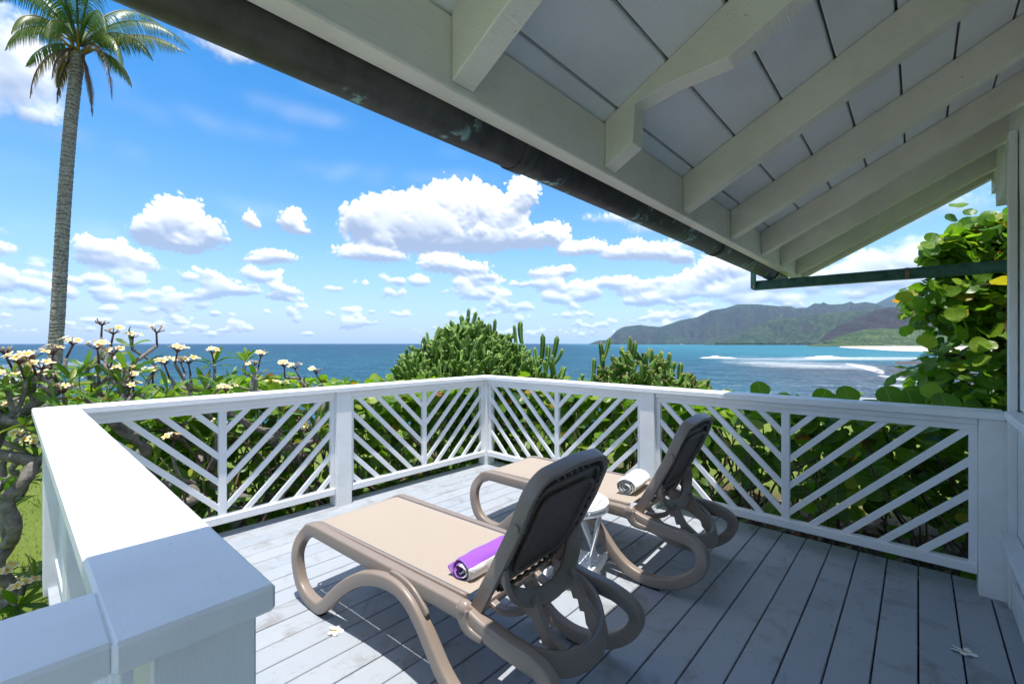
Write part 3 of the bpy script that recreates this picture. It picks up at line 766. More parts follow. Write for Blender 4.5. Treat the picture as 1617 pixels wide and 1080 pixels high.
TB = rolled_towel('towel', 'rolled white towel with faint grey-green edge lines on the farther lounger', M_WTOWEL, 3.6, .073, .30, lambda f, x, s: (.75 if s == 2 and (int(f*46) % 4 == 0) else (.30 if s == 2 and int(f*46) % 4 == 2 else (.55 if x < .08 and int(f*60) % 5 == 0 else 0.0))), wob=.008, squash=.92, seed=8)
def on_lounger(L, w, u, z):
    p = wmat(L) @ U(w, u, z); return p
TA.location = on_lounger(LA, -.04, 1.13, .441); TA.rotation_euler = (0, 0, math.radians(3))
TB.location = on_lounger(LB, .02, 1.13, .441); TB.rotation_euler = (0, 0, math.radians(7))

# ================================================================ folding side table
TT = empty('side_table', (2.34, 1.60, 0), math.radians(12)); tag(TT, 'small white round slatted folding table between the two loungers', 'side table')
Rr = .215; ZT = .50
ys = np.linspace(-Rr, Rr, 8)
for a, b in zip(ys, ys[1:]):
    a += .003; b -= .003; pts = []
    N = 8
    xs_ = [(math.sqrt(max(0, Rr*Rr-y*y)), y) for y in np.linspace(a, b, N)]
    pts = [(x, y) for x, y in xs_]+[(-x, y) for x, y in xs_[::-1]]
    pts = [p for i, p in enumerate(pts) if i == 0 or (abs(p[0]-pts[i-1][0])+abs(p[1]-pts[i-1][1])) > 1e-4]
    prism('top_slat', pts, ZT-.018, ZT, M_WHITE, TT, 'Z', .002)
mb = MB(); n = 40; vs = []
for zz in (ZT-.045, ZT-.019):
    for r_ in (Rr-.002, Rr-.03):
        for k in range(n): vs.append((r_*math.cos(2*math.pi*k/n), r_*math.sin(2*math.pi*k/n), zz))
fs = []
for k in range(n):
    k1 = (k+1) % n; fs += [(k, k1, 2*n+k1, 2*n+k), (n+k, 3*n+k, 3*n+k1, n+k1), (k, n+k, n+k1, k1), (2*n+k, 2*n+k1, 3*n+k1, 3*n+k)]
mb.add(vs, fs); mb.obj('top_ring', M_WHITE, TT)
for y in (-.13, .13):
    timber('leg', (-.19, y, 0.0), (.15, y, ZT-.047), .038, .018, M_WHITE, TT, up=(0, 1, 0))
    timber('leg', (.19, y*.84, 0.0), (-.15, y*.84, ZT-.047), .038, .018, M_WHITE, TT, up=(0, 1, 0))
    mb = MB(); mb.tube([(0, y*1.08, .247), (0, y*.75, .247)], .006, 8); mb.obj('pivot_bolt', simple('brass_bolt', (.35, .25, .08), .4, .1, 5, 0, metal=.8) if 'brass_bolt' not in bpy.data.materials else bpy.data.materials['brass_bolt'], TT)
for i in range(5):
    timber('shelf_slat', (-.115+i*.05, -.155, .137), (-.115+i*.05, .155, .137), .036, .012, M_WHITE, TT)
for y in (-.155, .155):
    out = [(-.16, .10), (-.10, .085), (0, .08), (.10, .085), (.16, .10), (.16, .142), (-.16, .142)]
    prism('shelf_apron', out, y-.008, y+.008, M_WHITE, TT, 'Y', .002)

# ================================================================ plumeria blossom (also used on the shrubs)
t = NT('plumeria_petal'); at = t.n('ShaderNodeAttribute', attribute_name='tint'); uvn = t.n('ShaderNodeUVMap'); sp = t.n('ShaderNodeSeparateXYZ'); t.l(uvn.outputs[0], sp.inputs[0])
col = t.mix(t.ramp(sp.outputs[1], [(.15, 0), (.74, 1)]), (.88, .52, .03), (.86, .82, .66))
col = t.mix(t.math('MULTIPLY', at.outputs['Fac'], .6), col, (.86, .62, .12))
bs = t.pbsdf(col, .5, None, .3); tr = t.n('ShaderNodeBsdfTranslucent'); t.set(tr.inputs[0], col); ms = t.n('ShaderNodeMixShader'); ms.inputs[0].default_value = .25; t.l(bs, ms.inputs[1]); t.l(tr.outputs[0], ms.inputs[2])
M_PETAL = t.done(ms.outputs[0])
t = NT('pale_petal'); uvn = t.n('ShaderNodeUVMap'); sp = t.n('ShaderNodeSeparateXYZ'); t.l(uvn.outputs[0], sp.inputs[0])
M_PETALW = t.done(t.pbsdf(t.mix(t.ramp(sp.outputs[1], [(.06, 0), (.34, 1)]), (.85, .55, .08), (.88, .87, .82)), .5, None, .3))
def blossom_mesh(seed, open_=1.0, R=.04):
    rnd = random.Random(seed); mb = MB()
    for k in range(5):
        a0 = 2*math.pi*k/5+rnd.uniform(-.1, .1); lift = (.25+rnd.uniform(-.1, .1))*open_
        vs = []; uvs = []
        rows = [(0.0, .05), (.25, .30), (.55, .46), (.82, .36), (1.0, .06)]
        for i, (f, wd) in enumerate(rows):
            for j in (-1, 0, 1):
                r_ = R*(.08+f); y = j*wd*R*.78+f*f*R*.16; z = R*(.55*(1-open_)*f+.35*math.sin(f*2.2)*lift+ (.07*j if abs(j) else -.03)*f)
                if open_ < .5: r_ *= .5
                vs.append((r_*math.cos(a0)-y*math.sin(a0), r_*math.sin(a0)+y*math.cos(a0), z+.004*(k % 2))); uvs.append((j*.5+.5, f))
        fs = []
        for i in range(4):
            for j in range(2): q = i*3+j; fs.append((q, q+3, q+4, q+1))
        mb.add(vs, fs, uvs, tint=rnd.uniform(0, .5))
    return mb.mesh('blossom', M_PETAL, True)
BLOSSOMS = [blossom_mesh(s, o_) for s, o_ in ((1, 1.0), (2, .95), (3, .85), (4, 1.0), (5, .7))]
for (px, py, lab, rz, sc) in ((530, 997, 'fallen plumeria flower on the sunlit deck beside the nearer lounger', .4, .95), (1521, 1030, 'fallen white plumeria flower lying on the shaded deck at the right', 1.9, 1.15)):
    a = (px-CX)/FPX; d = H*FPX/(py-HY); p = d*(FW+a*RT)
    fm = BLOSSOMS[0 if px < 900 else 3].copy(); fm.materials.clear(); fm.materials.append(M_PETALW); o = link('fallen_flower', fm, None); o.location = (p[0], p[1], .004); o.rotation_euler = (.1, -.06, rz); o.scale = (sc, sc, sc*.8); tag(o, lab, 'flower')
# ================================================================ vegetation
def leaf_mat(name, stops, rough=.38, trans=.35, vein=(.42, .52, .16), vein_amt=.55, nveins=5.0, tcol=1.6, bumpy=.5):
    t = NT(name); at = t.n('ShaderNodeAttribute', attribute_name='tint'); uvn = t.n('ShaderNodeUVMap'); sp = t.n('ShaderNodeSeparateXYZ'); t.l(uvn.outputs[0], sp.inputs[0])
    oi = t.n('ShaderNodeObjectInfo')
    f = t.math('FRACT', t.math('ADD', at.outputs['Fac'], t.math('MULTIPLY', oi.outputs['Random'], 1.0)))
    f = at.outputs['Fac']
    col = t.ramp(f, stops)
    x = sp.outputs[0]; y = sp.outputs[1]                 # x -1..1 across, y 0..1 along
    ax = t.math('ABSOLUTE', x)
    mid = t.math('SUBTRACT', 1.0, t.math('MULTIPLY', ax, 16.0), clamp=True)
    ph = t.math('FRACT', t.math('MULTIPLY', t.math('SUBTRACT', y, t.math('MULTIPLY', ax, .42)), nveins))
    side = t.math('SUBTRACT', 1.0, t.math('MULTIPLY', t.math('ABSOLUTE', t.math('SUBTRACT', ph, .5)), 11.0), clamp=True)
    side = t.math('MULTIPLY', side, t.math('SUBTRACT', 1.0, ax, clamp=True))
    vn = t.math('MAXIMUM', mid, t.math('MULTIPLY', side, .6))
    v_ = t.coord((1, 1, 1)); n_ = t.noise(v_, 22, 3, .6)
    col = t.mix(t.math('MULTIPLY', t.ramp(n_, [(.4, 0), (.8, 1)]), .35), col, t.mix(.5, col, (.10, .16, .02)))
    col = t.mix(t.math('MULTIPLY', vn, vein_amt), col, vein)
    hgt = t.math('ADD', t.math('MULTIPLY', vn, -1.0), t.math('MULTIPLY', t.math('ABSOLUTE', t.math('SUBTRACT', ph, .5)), .5))
    nrm = t.bump(hgt, bumpy, .004)
    bs = t.pbsdf(col, t.math('MULTIPLY_ADD', n_, .25, rough-.1), nrm, .5)
    tr = t.n('ShaderNodeBsdfTranslucent'); tcol_ = t.mix(1.0, col, (tcol, tcol*1.08, tcol*.45), 'MULTIPLY'); t.set(tr.inputs[0], tcol_)
    ms = t.n('ShaderNodeMixShader'); ms.inputs[0].default_value = trans; t.l(bs, ms.inputs[1]); t.l(tr.outputs[0], ms.inputs[2])
    return t.done(ms.outputs[0])
M_GRAPE = leaf_mat('sea_grape_leaf', [(0, (.035, .10, .010)), (.28, (.075, .18, .014)), (.55, (.15, .285, .020)), (.80, (.26, .38, .03)), (.90, (.38, .36, .03)), (.94, (.50, .22, .015)), (.975, (.34, .06, .015)), (1.0, (.24, .13, .06))], .34, .48, (.45, .53, .14), .42, 4.5)
M_PLUM = leaf_mat('plumeria_leaf', [(0, (.030, .095, .014)), (.5, (.07, .18, .020)), (.8, (.15, .28, .02)), (.93, (.26, .30, .03)), (1, (.33, .26, .05))], .30, .25, (.33, .42, .12), .45, 13.0)
M_TWIG = simple('brown_twig', (.13, .095, .065), .85, .25, 20, .4, .004)
t = NT('grey_bark'); v_ = t.coord((1, 1, 1)); n1 = t.noise(v_, 16, 5, .65); n2 = t.noise(v_, 60, 3, .6)
t2 = t.mix(t.ramp(n1, [(.35, 0), (.65, 1)]), (.13, .11, .095), (.30, .27, .24)); t2 = t.mix(t.ramp(n2, [(.60, 0), (.70, .7)]), t2, (.05, .045, .04))
t2 = t.mix(t.math('MULTIPLY', t.ramp(t.noise(v_, 7, 3, .6), [(.62, 0), (.68, 1)]), .5), t2, (.27, .28, .22))
M_BARK = t.done(t.pbsdf(t2, .85, t.bump(t.math('ADD', n1, n2), .8, .008), .2))
M_STALK = simple('dark_flower_stalk', (.10, .045, .04), .5, .2, 30, .2)
M_BUD = simple('flower_bud', (.50, .36, .22), .5, .2, 30, .1)

def grape_leaf(seed):
    rnd = random.Random(seed); n = 14; vs = [(0, .0, 0)]; uvs = [(0, .02)]; fold = rnd.uniform(.04, .34); curl = rnd.uniform(-.22, .30); wv = rnd.uniform(0, 6)
    # rim; the leaf joins its stalk at y=0, unit length about 1
    for k in range(n+1):
        a = -math.pi/2+2*math.pi*k/n
        r = .52*(1+.03*math.sin(3*a+wv))
        x = r*1.04*math.cos(a); y = .5+r*math.sin(a)*.96
        if k in (0, n): y += .07
        z = fold*abs(x)+curl*(y-.5)**2+.035*math.sin(a*4+wv)
        vs.append((x, y, z)); uvs.append((x*2, y))
    vs.append((0, .42, curl*.01-.01)); uvs.append((0, .42)); vs.append((0, .75, curl*.06)); uvs.append((0, .75))
    fs = []; A, Bm = n+2, n+3
    for k in range(n):
        i, j = 1+k, 2+k
        fs.append((i, j, A) if k < 4 or k >= n-4 else (i, j, Bm))
    fs += [(5, Bm, A), (n-3, A, Bm)] if False else [(1+4, Bm, A), (1+n-4, A, Bm)]
    q = rnd.random()
    mb = MB(); mb.add(vs[1:], [[c-1 for c in f] for f in fs], uvs[1:]); return mb, fs
def tints(seed, lo, hi):
    return [lo+(hi-lo)*((k*0.618+seed*.37) % 1) for k in range(12)]

def np_mesh(mb):
    """verts, faces (ragged) of an MB as arrays usable for instancing"""
    return np.array([tuple(p) for p in mb.v], np.float32), mb.f, mb.uv
def scatter(thing, name, variants, mats4, tint_list, mat, vi, nmax=300, want_obj=None, label=None):
    """place leaves: the nmax that show largest become objects, the others one mesh of kind stuff.
    variants: list of MB; mats4: Nx4x4 world matrices; tint_list: N floats; vi: variant index per leaf"""
    N = len(mats4); M = np.array(mats4, np.float64); pos = M[:, :3, 3]
    dep = pos[:, :2] @ FW; lat = pos[:, :2] @ RT
    size = np.linalg.norm(M[:, :3, 1], axis=1)
    score = np.where((dep > .3), size/np.maximum(dep, .3), 0)
    px = CX+FPX*lat/np.maximum(dep, .3); py = HY-FPX*(pos[:, 2]-H)/np.maximum(dep, .3)
    inf = (px > -30) & (px < 1650) & (py > -30) & (py < 1110); score = np.where(inf, score, score*.05)
    order = np.argsort(-score); 
    inv = np.array(wmat(thing).inverted())
    bank = {}
    for i in order[:nmax]:
        tq = round(float(tint_list[i])*11)/11; key = (vi[i], tq)
        if key not in bank:
            b = variants[vi[i]]; b.t = [tq]*len(b.f); me = b.mesh(name, mat, True); bank[key] = me
        o = bpy.data.objects.new(name, bank[key]); C.objects.link(o); o.parent = thing; o.matrix_basis = Matrix((inv @ M[i]).tolist())
    rest = order[nmax:]
    if len(rest):
        VS = []; FI = []; FL = []; UV = []; TT_ = []; base = 0
        for v_i in range(len(variants)):
            sel = [i for i in rest if vi[i] == v_i]
            if not sel: continue
            b = variants[v_i]; v0 = np.array([tuple(p) for p in b.v]); v0 = np.c_[v0, np.ones(len(v0))]
            A = np.einsum('nij,vj->nvi', inv @ M[sel], v0)[:, :, :3].reshape(-1, 3)
            li = np.array([k for f in b.f for k in f]); ln = np.array([len(f) for f in b.f]); uv = np.array([c for f in b.uv for p in f for c in p], np.float32)
            off = base+np.arange(len(sel))*len(v0)
            FI.append((off[:, None]+li[None, :]).ravel()); FL.append(np.tile(ln, len(sel))); UV.append(np.tile(uv, len(sel))); VS.append(A)
            TT_.append(np.repeat(np.array([tint_list[i] for i in sel]), len(ln))); base += len(A)
        VS = np.concatenate(VS); FI = np.concatenate(FI); FL = np.concatenate(FL); UV = np.concatenate(UV); TT_ = np.concatenate(TT_)
        me = bpy.data.meshes.new(name); me.vertices.add(len(VS)); me.vertices.foreach_set('co', VS.astype(np.float32).ravel())
        me.loops.add(len(FI)); me.loops.foreach_set('vertex_index', FI.astype(np.int32))
        st = np.concatenate([[0], np.cumsum(FL)[:-1]]).astype(np.int32)
        me.polygons.add(len(FL)); me.polygons.foreach_set('loop_start', st); me.polygons.foreach_set('loop_total', FL.astype(np.int32))
        me.polygons.foreach_set('use_smooth', np.ones(len(FL), bool))
        me.update(calc_edges=True); uvl = me.uv_layers.new(name='UVMap'); uvl.data.foreach_set('uv', UV)
        at = me.attributes.new('tint', 'FLOAT', 'FACE'); at.data.foreach_set('value', TT_.astype(np.float32)); me.materials.append(mat); me.validate()
        o = link(name, me, None, thing); o['kind'] = 'stuff'
        return o
def frame_from(p, nrm, yaxis, s):
    n_ = Vector(nrm).normalized(); y = Vector(yaxis); y = y-n_*y.dot(n_)
    if y.length < 1e-3: y = n_.orthogonal()
    y.normalize(); x = y.cross(n_)
    M = Matrix((x*s, y*s, n_*s)).transposed().to_4x4(); M.translation = p
    return np.array(M)

GV = [grape_leaf(s)[0] for s in range(8)]
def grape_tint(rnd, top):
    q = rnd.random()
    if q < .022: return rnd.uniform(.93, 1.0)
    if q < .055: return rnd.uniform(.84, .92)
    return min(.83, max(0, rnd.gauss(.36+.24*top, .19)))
def grape_bush(name, label, cat, loc, sampler, count, size, stems, seed, group=None, extra=()):
    """sampler(rnd) -> (point, outward direction, top 0..1)"""
    rnd = random.Random(seed)
    th = empty(name, loc); tag(th, label, cat, group)
    mats, ti, vi = [], [], []
    for k in range(count):
        p, out, top = sampler(rnd)
        p = Vector(p); out = Vector(out)
        n_ = (out.normalized()*rnd.uniform(.2, 1.0)+Vector((0, 0, 1))*rnd.uniform(.1, 1.1)+Vector((rnd.gauss(0, 1), rnd.gauss(0, 1), rnd.gauss(0, .7)))*.50).normalized()
        y = Vector((rnd.gauss(0, 1), rnd.gauss(0, 1), rnd.gauss(-.2, .7)))
        mats.append(frame_from(p, n_, y, size*rnd.choice((rnd.uniform(.55, .8), rnd.uniform(.8, 1.12), rnd.uniform(.9, 1.15))))); ti.append(grape_tint(rnd, top)); vi.append(rnd.randrange(8))
    for (p, n_, y, s, tq) in extra:
        mats.append(frame_from(Vector(p), n_, y, s)); ti.append(tq); vi.append(rnd.randrange(8))
    scatter(th, 'leaf', GV, mats, ti, M_GRAPE, vi)
    inv = wmat(th).inverted()
    for path, r0, r1 in stems(rnd):
        P = catmull([inv @ Vector(q) for q in path], 4); m = len(P)
        mb = MB(); mb.tube(P, [r0+(r1-r0)*i/(m-1) for i in range(m)], 6); mb.obj('stem', M_TWIG, th, True)
    return th
GZ = -.45                                       # lawn level beside the deck

def hedge_stems(x0, x1, y0, y1, n, ztop, cx_=-9, cy_=-9):
    def f(rnd):
        out = []
        for _ in range(n):
            x, y = rnd.uniform(x0, x1), rnd.uniform(y0, y1); z = GZ; pts = [(x, y, z-.02)]
            dx, dy = rnd.gauss(0, .12), rnd.gauss(0, .12); zt = ztop*rnd.uniform(.6, .98)
            for k in range(1, 5): 
                pts.append((x+dx*k+rnd.gauss(0, .05), y+dy*k+rnd.gauss(0, .05), z+(zt-z)*k/4)); 
            pts = [(max(cx_, a_), max(cy_, b_), c_) for a_, b_, c_ in pts]
            out.append((pts, rnd.uniform(.010, .020), .005))
            if rnd.random() < .8:
                q = pts[rnd.choice((1, 2))]; e = (max(cx_, q[0]+rnd.gauss(0, .25)), max(cy_, q[1]+rnd.gauss(0, .25)), q[2]+rnd.uniform(.25, .5)); out.append(([q, ((q[0]+e[0])/2+.03, (q[1]+e[1])/2, (q[2]+e[2])/2+.04), e], .009, .004))
        return out
    return f
# hedge along the right railing
def samp_right(rnd):
    # X 4.10..5.3, Y -1.6..5.0
    y = rnd.uniform(-2.3, 5.1); x0 = 4.12
    top = .93+.09*mnoise.noise(Vector((y*1.3, 4.1, 0)))+.06*mnoise.noise(Vector((y*4.1, 1.1, 0)))
    u_ = rnd.random()
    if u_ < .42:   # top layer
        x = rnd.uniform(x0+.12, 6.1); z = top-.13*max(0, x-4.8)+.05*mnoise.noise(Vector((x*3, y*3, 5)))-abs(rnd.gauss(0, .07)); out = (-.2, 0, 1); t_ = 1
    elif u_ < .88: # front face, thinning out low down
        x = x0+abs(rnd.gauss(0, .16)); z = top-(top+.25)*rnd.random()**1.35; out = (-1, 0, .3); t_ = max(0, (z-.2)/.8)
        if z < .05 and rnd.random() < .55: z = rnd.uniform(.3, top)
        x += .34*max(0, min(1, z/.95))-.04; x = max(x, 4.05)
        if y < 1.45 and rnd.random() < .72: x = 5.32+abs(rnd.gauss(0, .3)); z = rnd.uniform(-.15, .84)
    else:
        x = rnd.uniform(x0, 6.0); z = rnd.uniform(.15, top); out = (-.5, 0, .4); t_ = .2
    return (x, y, z), out, t_
poke = []
for (px, py, x, s, tq) in ((1203, 617, 4.35, .15, .45), (1343, 626, 4.3, .15, .50), (1410, 630, 4.35, .165, .40), (1445, 634, 4.5, .15, .3), (1476, 618, 4.45, .13, .7), (1500, 640, 4.4, .16, .35)):
    a = (px-CX)/FPX; d = x/(FW[0]+a*RT[0]); p = d*(FW+a*RT); z = H-(py-HY)/FPX*d
    poke.append(((p[0], p[1], z-.06), (-.85, -.35, .42), (.1, .2, 1), s, tq))
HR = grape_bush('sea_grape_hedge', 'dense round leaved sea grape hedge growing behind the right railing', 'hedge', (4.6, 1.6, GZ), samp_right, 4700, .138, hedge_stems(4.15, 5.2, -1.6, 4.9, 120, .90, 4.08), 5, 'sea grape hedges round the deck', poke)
def samp_left(rnd):
    x = rnd.uniform(.35, 5.2); y0 = 4.20 if x > 2.1 else 4.75-.3*mnoise.noise(Vector((x*2, 1, 1)))
    top = (.93 if x > 2 else .93)+.10*mnoise.noise(Vector((x*1.2, 8.1, 0)))+.06*mnoise.noise(Vector((x*4.1, 2.1, 0)))
    u_ = rnd.random()
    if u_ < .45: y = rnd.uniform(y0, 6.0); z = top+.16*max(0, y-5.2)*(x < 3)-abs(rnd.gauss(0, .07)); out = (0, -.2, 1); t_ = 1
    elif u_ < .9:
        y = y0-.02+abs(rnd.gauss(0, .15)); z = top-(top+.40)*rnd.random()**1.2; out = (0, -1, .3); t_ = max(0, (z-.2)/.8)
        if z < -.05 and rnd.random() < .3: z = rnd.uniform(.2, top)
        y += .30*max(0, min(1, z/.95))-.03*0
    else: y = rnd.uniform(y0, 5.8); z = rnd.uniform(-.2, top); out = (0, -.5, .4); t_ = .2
    return (x, y, z), out, t_
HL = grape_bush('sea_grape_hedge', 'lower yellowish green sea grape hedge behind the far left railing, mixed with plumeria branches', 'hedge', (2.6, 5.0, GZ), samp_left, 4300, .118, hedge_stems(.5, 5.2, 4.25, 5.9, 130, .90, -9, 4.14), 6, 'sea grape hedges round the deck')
# the tall sea grape at the right edge
def at_px_(px, py, d): a = (px-CX)/FPX; p = d*(FW+a*RT); return (p[0], p[1], H-(py-HY)/FPX*d)
TREE_BL = [((c[0]*1.17, c[1]*1.17, H+(c[2]-H)*1.17), tuple(k*1.12 for k in r)) for c, r in [((5.15, -.62, .80), (.62, .70, .50)), ((5.3, -.55, 1.30), (.66, .60, .50)), ((5.25, -.42, 1.05), (.62, .62, .42)), ((5.35, -.62, 1.80), (.62, .50, .36)), ((5.2, -.85, 2.15), (.50, .42, .24)), ((5.1, -.45, .45), (.7, .7, .5)), ((5.25, -.36, 2.02), (.26, .24, .10)), ((5.4, -.9, 2.4), (.35, .35, .18))]]
TREE_BL += [(tuple(at_px_(1545, 395, 4.25)), (.30, .30, .26)), (tuple(at_px_(1505, 400, 4.2)), (.20, .20, .16)), (tuple(at_px_(1570, 372, 4.2)), (.2, .2, .2)), (tuple(at_px_(1500, 480, 4.2)), (.36, .36, .34)), (tuple(at_px_(1550, 470, 4.2)), (.36, .36, .34))]
def samp_tree(rnd):
    c, r = rnd.choice(TREE_BL[:5]+TREE_BL); u_ = Vector((rnd.gauss(0, 1), rnd.gauss(0, 1), rnd.gauss(0, 1))).normalized(); f = rnd.random()**.33
    p = Vector(c)+Vector((u_.x*r[0], u_.y*r[1], u_.z*r[2]))*f
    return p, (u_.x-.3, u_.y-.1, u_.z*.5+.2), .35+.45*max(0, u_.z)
def tree_stems(rnd):
    out = []
    for c, r in TREE_BL:
        for _ in range(7):
            u_ = Vector((rnd.gauss(0, 1), rnd.gauss(0, 1), abs(rnd.gauss(0, 1)))).normalized(); e = Vector(c)+Vector((u_.x*r[0], u_.y*r[1], u_.z*r[2]))*1.02
            m_ = Vector(c)*.5+Vector((6.4, -1.0, .5))*.5
            out.append(([(6.5+rnd.uniform(-.2, .2), -.9+rnd.uniform(-.3, .3), GZ), tuple(m_+Vector((rnd.gauss(0, .08), rnd.gauss(0, .08), 0))), tuple(Vector(c)*.6+e*.4), tuple(e)], .022, .004))
    return out
sprays = []
def at_px(px, py, d): a = (px-CX)/FPX; p = d*(FW+a*RT); return Vector((p[0], p[1], H-(py-HY)/FPX*d))
for (px, py, s, tq) in ((1513, 330, .13, .55), (1533, 342, .10, .30), (1505, 352, .11, .15), (1468, 385, .12, .45), (1460, 393, .11, .65), (1470, 405, .13, .25), (1555, 358, .13, .60), (1572, 350, .12, .70), (1550, 352, .10, .35), (1420, 477, .13, .86), (1438, 488, .14, .50), (1450, 500, .13, .6), (1430, 500, .12, .35), (1443, 468, .08, .88), (1455, 548, .15, .82), (1435, 530, .11, .55), (1490, 470, .14, .55), (1475, 460, .13, .72)):
    p = at_px(px, py, 3.95+.2*random.random()); n_ = Vector((-.7, -.45, .35))+Vector((random.gauss(0, .3), random.gauss(0, .3), random.gauss(0, .3)))
    sprays.append((tuple(p), n_, (random.gauss(0, .5), random.gauss(0, .5), 1), s*.95, tq))
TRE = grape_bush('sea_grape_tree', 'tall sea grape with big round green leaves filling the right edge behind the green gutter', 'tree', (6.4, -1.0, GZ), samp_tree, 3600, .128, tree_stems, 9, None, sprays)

# ---------------------------------------------------------------- upright many-stemmed euphorbia
t = NT('euphorbia_stem'); at = t.n('ShaderNodeAttribute', attribute_name='tint'); uvn = t.n('ShaderNodeUVMap'); sp = t.n('ShaderNodeSeparateXYZ'); t.l(uvn.outputs[0], sp.inputs[0])
r_ = t.math('ABSOLUTE', t.math('SUBTRACT', t.math('FRACT', t.math('MULTIPLY', sp.outputs[0], 4.0)), .5))   # .5 on the rib, 0 in the groove
col = t.ramp(at.outputs['Fac'], [(0, (.022, .065, .012)), (.55, (.06, .145, .018)), (1, (.15, .25, .03))])
col = t.mix(t.ramp(r_, [(.10, .55), (.30, 0)]), col, (.19, .31, .07))
col = t.mix(t.ramp(r_, [(.43, 0), (.48, .75)]), col, (.055, .03, .02))
def euph_mat(name, tipc):
    t = NT(name); at = t.n('ShaderNodeAttribute', attribute_name='tint'); uvn = t.n('ShaderNodeUVMap'); sp = t.n('ShaderNodeSeparateXYZ'); t.l(uvn.outputs[0], sp.inputs[0])
    r_ = t.math('ABSOLUTE', t.math('SUBTRACT', t.math('FRACT', t.math('MULTIPLY', sp.outputs[0], 4.0)), .5))
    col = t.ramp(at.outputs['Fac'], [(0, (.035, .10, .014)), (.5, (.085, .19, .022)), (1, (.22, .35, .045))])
    col = t.mix(t.ramp(r_, [(.08, .7), (.26, 0)]), col, (.28, .42, .10))
    col = t.mix(t.ramp(r_, [(.42, 0), (.48, .8)]), col, (.05, .035, .02))
    col = t.mix(t.ramp(sp.outputs[1], [(.90, 0), (1.0, tipc)]), col, (.20, .07, .04))
    return t.done(t.pbsdf(col, .42, None, .45))
M_EUPH = euph_mat('euphorbia_green', .12); M_EUPH2 = euph_mat('euphorbia_rusty_tips', .85)
def finger(seed):
    rnd = random.Random(seed); mb = MB(); n = 8; m = 9; vs = []; uvs = []; fs = []
    bx, by = rnd.uniform(-.22, .22), rnd.uniform(-.22, .22)
    for i in range(m):
        f = i/(m-1); r = .085*(.75+.35*math.sin(min(1, f*1.4)*math.pi/2))*(1 if f < .86 else (1-((f-.86)/.14)**2*.75)); sc_ = 1+.10*(i % 2)
        cx_ = bx*(1-f)**2; cy_ = by*(1-f)**2
        for k in range(n+1):
            a = 2*math.pi*k/n; rr_ = r*(1.12*sc_ if k % 2 == 0 else .58)
            vs.append((cx_+rr_*math.cos(a), cy_+rr_*math.sin(a), f)); uvs.append((((k+1)/n) % 2, f))
    for i in range(m-1):
        for k in range(n): q = i*(n+1)+k; fs.append((q, q+1, q+n+2, q+n+1))
    fs.append(tuple((m-1)*(n+1)+k for k in range(n)))
    mb.add(vs, fs, uvs); return mb
EF = [finger(s) for s in range(8)]
def euphorbia(label, centre, lobes, count, ln, seed, extra=(), mat=None):
    mat = mat or M_EUPH
    rnd = random.Random(seed); th = empty('euphorbia_bush', (centre[0], centre[1], GZ)); tag(th, label, 'cactus', 'tall spiny euphorbias beyond the corner of the deck')
    mats, ti, vi = [], [], []
    def addf(tip, d, l, w, tq):
        d = Vector(d).normalized(); base = Vector(tip)-d*l
        q = Vector((0, 0, 1)).rotation_difference(d).to_matrix().to_4x4() @ Matrix.Rotation(rnd.uniform(0, 6.28), 4, 'Z')
        M = Matrix.Translation(base) @ q @ Matrix.Diagonal((w, w, l, 1)); mats.append(np.array(M)); ti.append(tq); vi.append(rnd.randrange(8))
    for k in range(count):
        c, r = rnd.choice(lobes); c = Vector(c)
        u_ = Vector((rnd.gauss(0, 1), rnd.gauss(0, 1), rnd.gauss(.25, .75))).normalized()
        if u_.dot(Vector((FW[0], FW[1], 0))) > .45 and rnd.random() < .7: u_ = Vector((-u_.x, -u_.y, u_.z))
        q_ = rnd.random(); f = .62+.38*rnd.random()**.6 if q_ < .72 else (rnd.uniform(1.0, 1.16) if q_ < .84 and u_.z > .2 else rnd.uniform(.2, .7))
        tip = c+Vector((u_.x*r[0], u_.y*r[1], max(-.6, u_.z)*r[2]))*f*(1+.10*mnoise.noise(Vector((u_.x*3, u_.y*3, u_.z*3+seed))))
        d = Vector((u_.x*.55, u_.y*.55, .85))+Vector((rnd.gauss(0, .22), rnd.gauss(0, .22), 0))
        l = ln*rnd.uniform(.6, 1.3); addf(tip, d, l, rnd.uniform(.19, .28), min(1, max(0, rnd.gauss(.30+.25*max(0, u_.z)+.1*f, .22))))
        if rnd.random() < .5:            # a pair of short side arms
            for s_ in (-1, 1):
                d2 = d.normalized()+Vector((rnd.gauss(0, .5), rnd.gauss(0, .5), -.1)); b = tip-d.normalized()*l*rnd.uniform(.2, .7); addf(b+d2.normalized()*ln*.42, d2+Vector((0, 0, .4)), ln*.45, .26, min(1, max(0, rnd.gauss(.55, .2))))
    for (px, py, d_, l, lean) in extra:
        addf(at_px(px, py, d_), (RT[0]*lean, RT[1]*lean, 1), l, rnd.uniform(.32, .38), rnd.uniform(.15, .45))
    scatter(th, 'stem', EF, mats, ti, mat, vi)
    for k in range(14):
        c, r = rnd.choice(lobes); mb = MB(); z0 = 0
        e = Vector(c)-Vector((centre[0], centre[1], GZ)); mb.tube([(rnd.uniform(-.15, .15), rnd.uniform(-.15, .15), 0), (e.x*.5, e.y*.5, e.z*.4), (e.x+rnd.gauss(0, .2), e.y+rnd.gauss(0, .2), e.z)], [.06, .05, .03], 6); mb.obj('trunk', M_BARK, th, True)
    return th
def lobe(px, py, d, rx, rz): p = at_px(px, py, d); return (tuple(p), (rx, rx, rz))
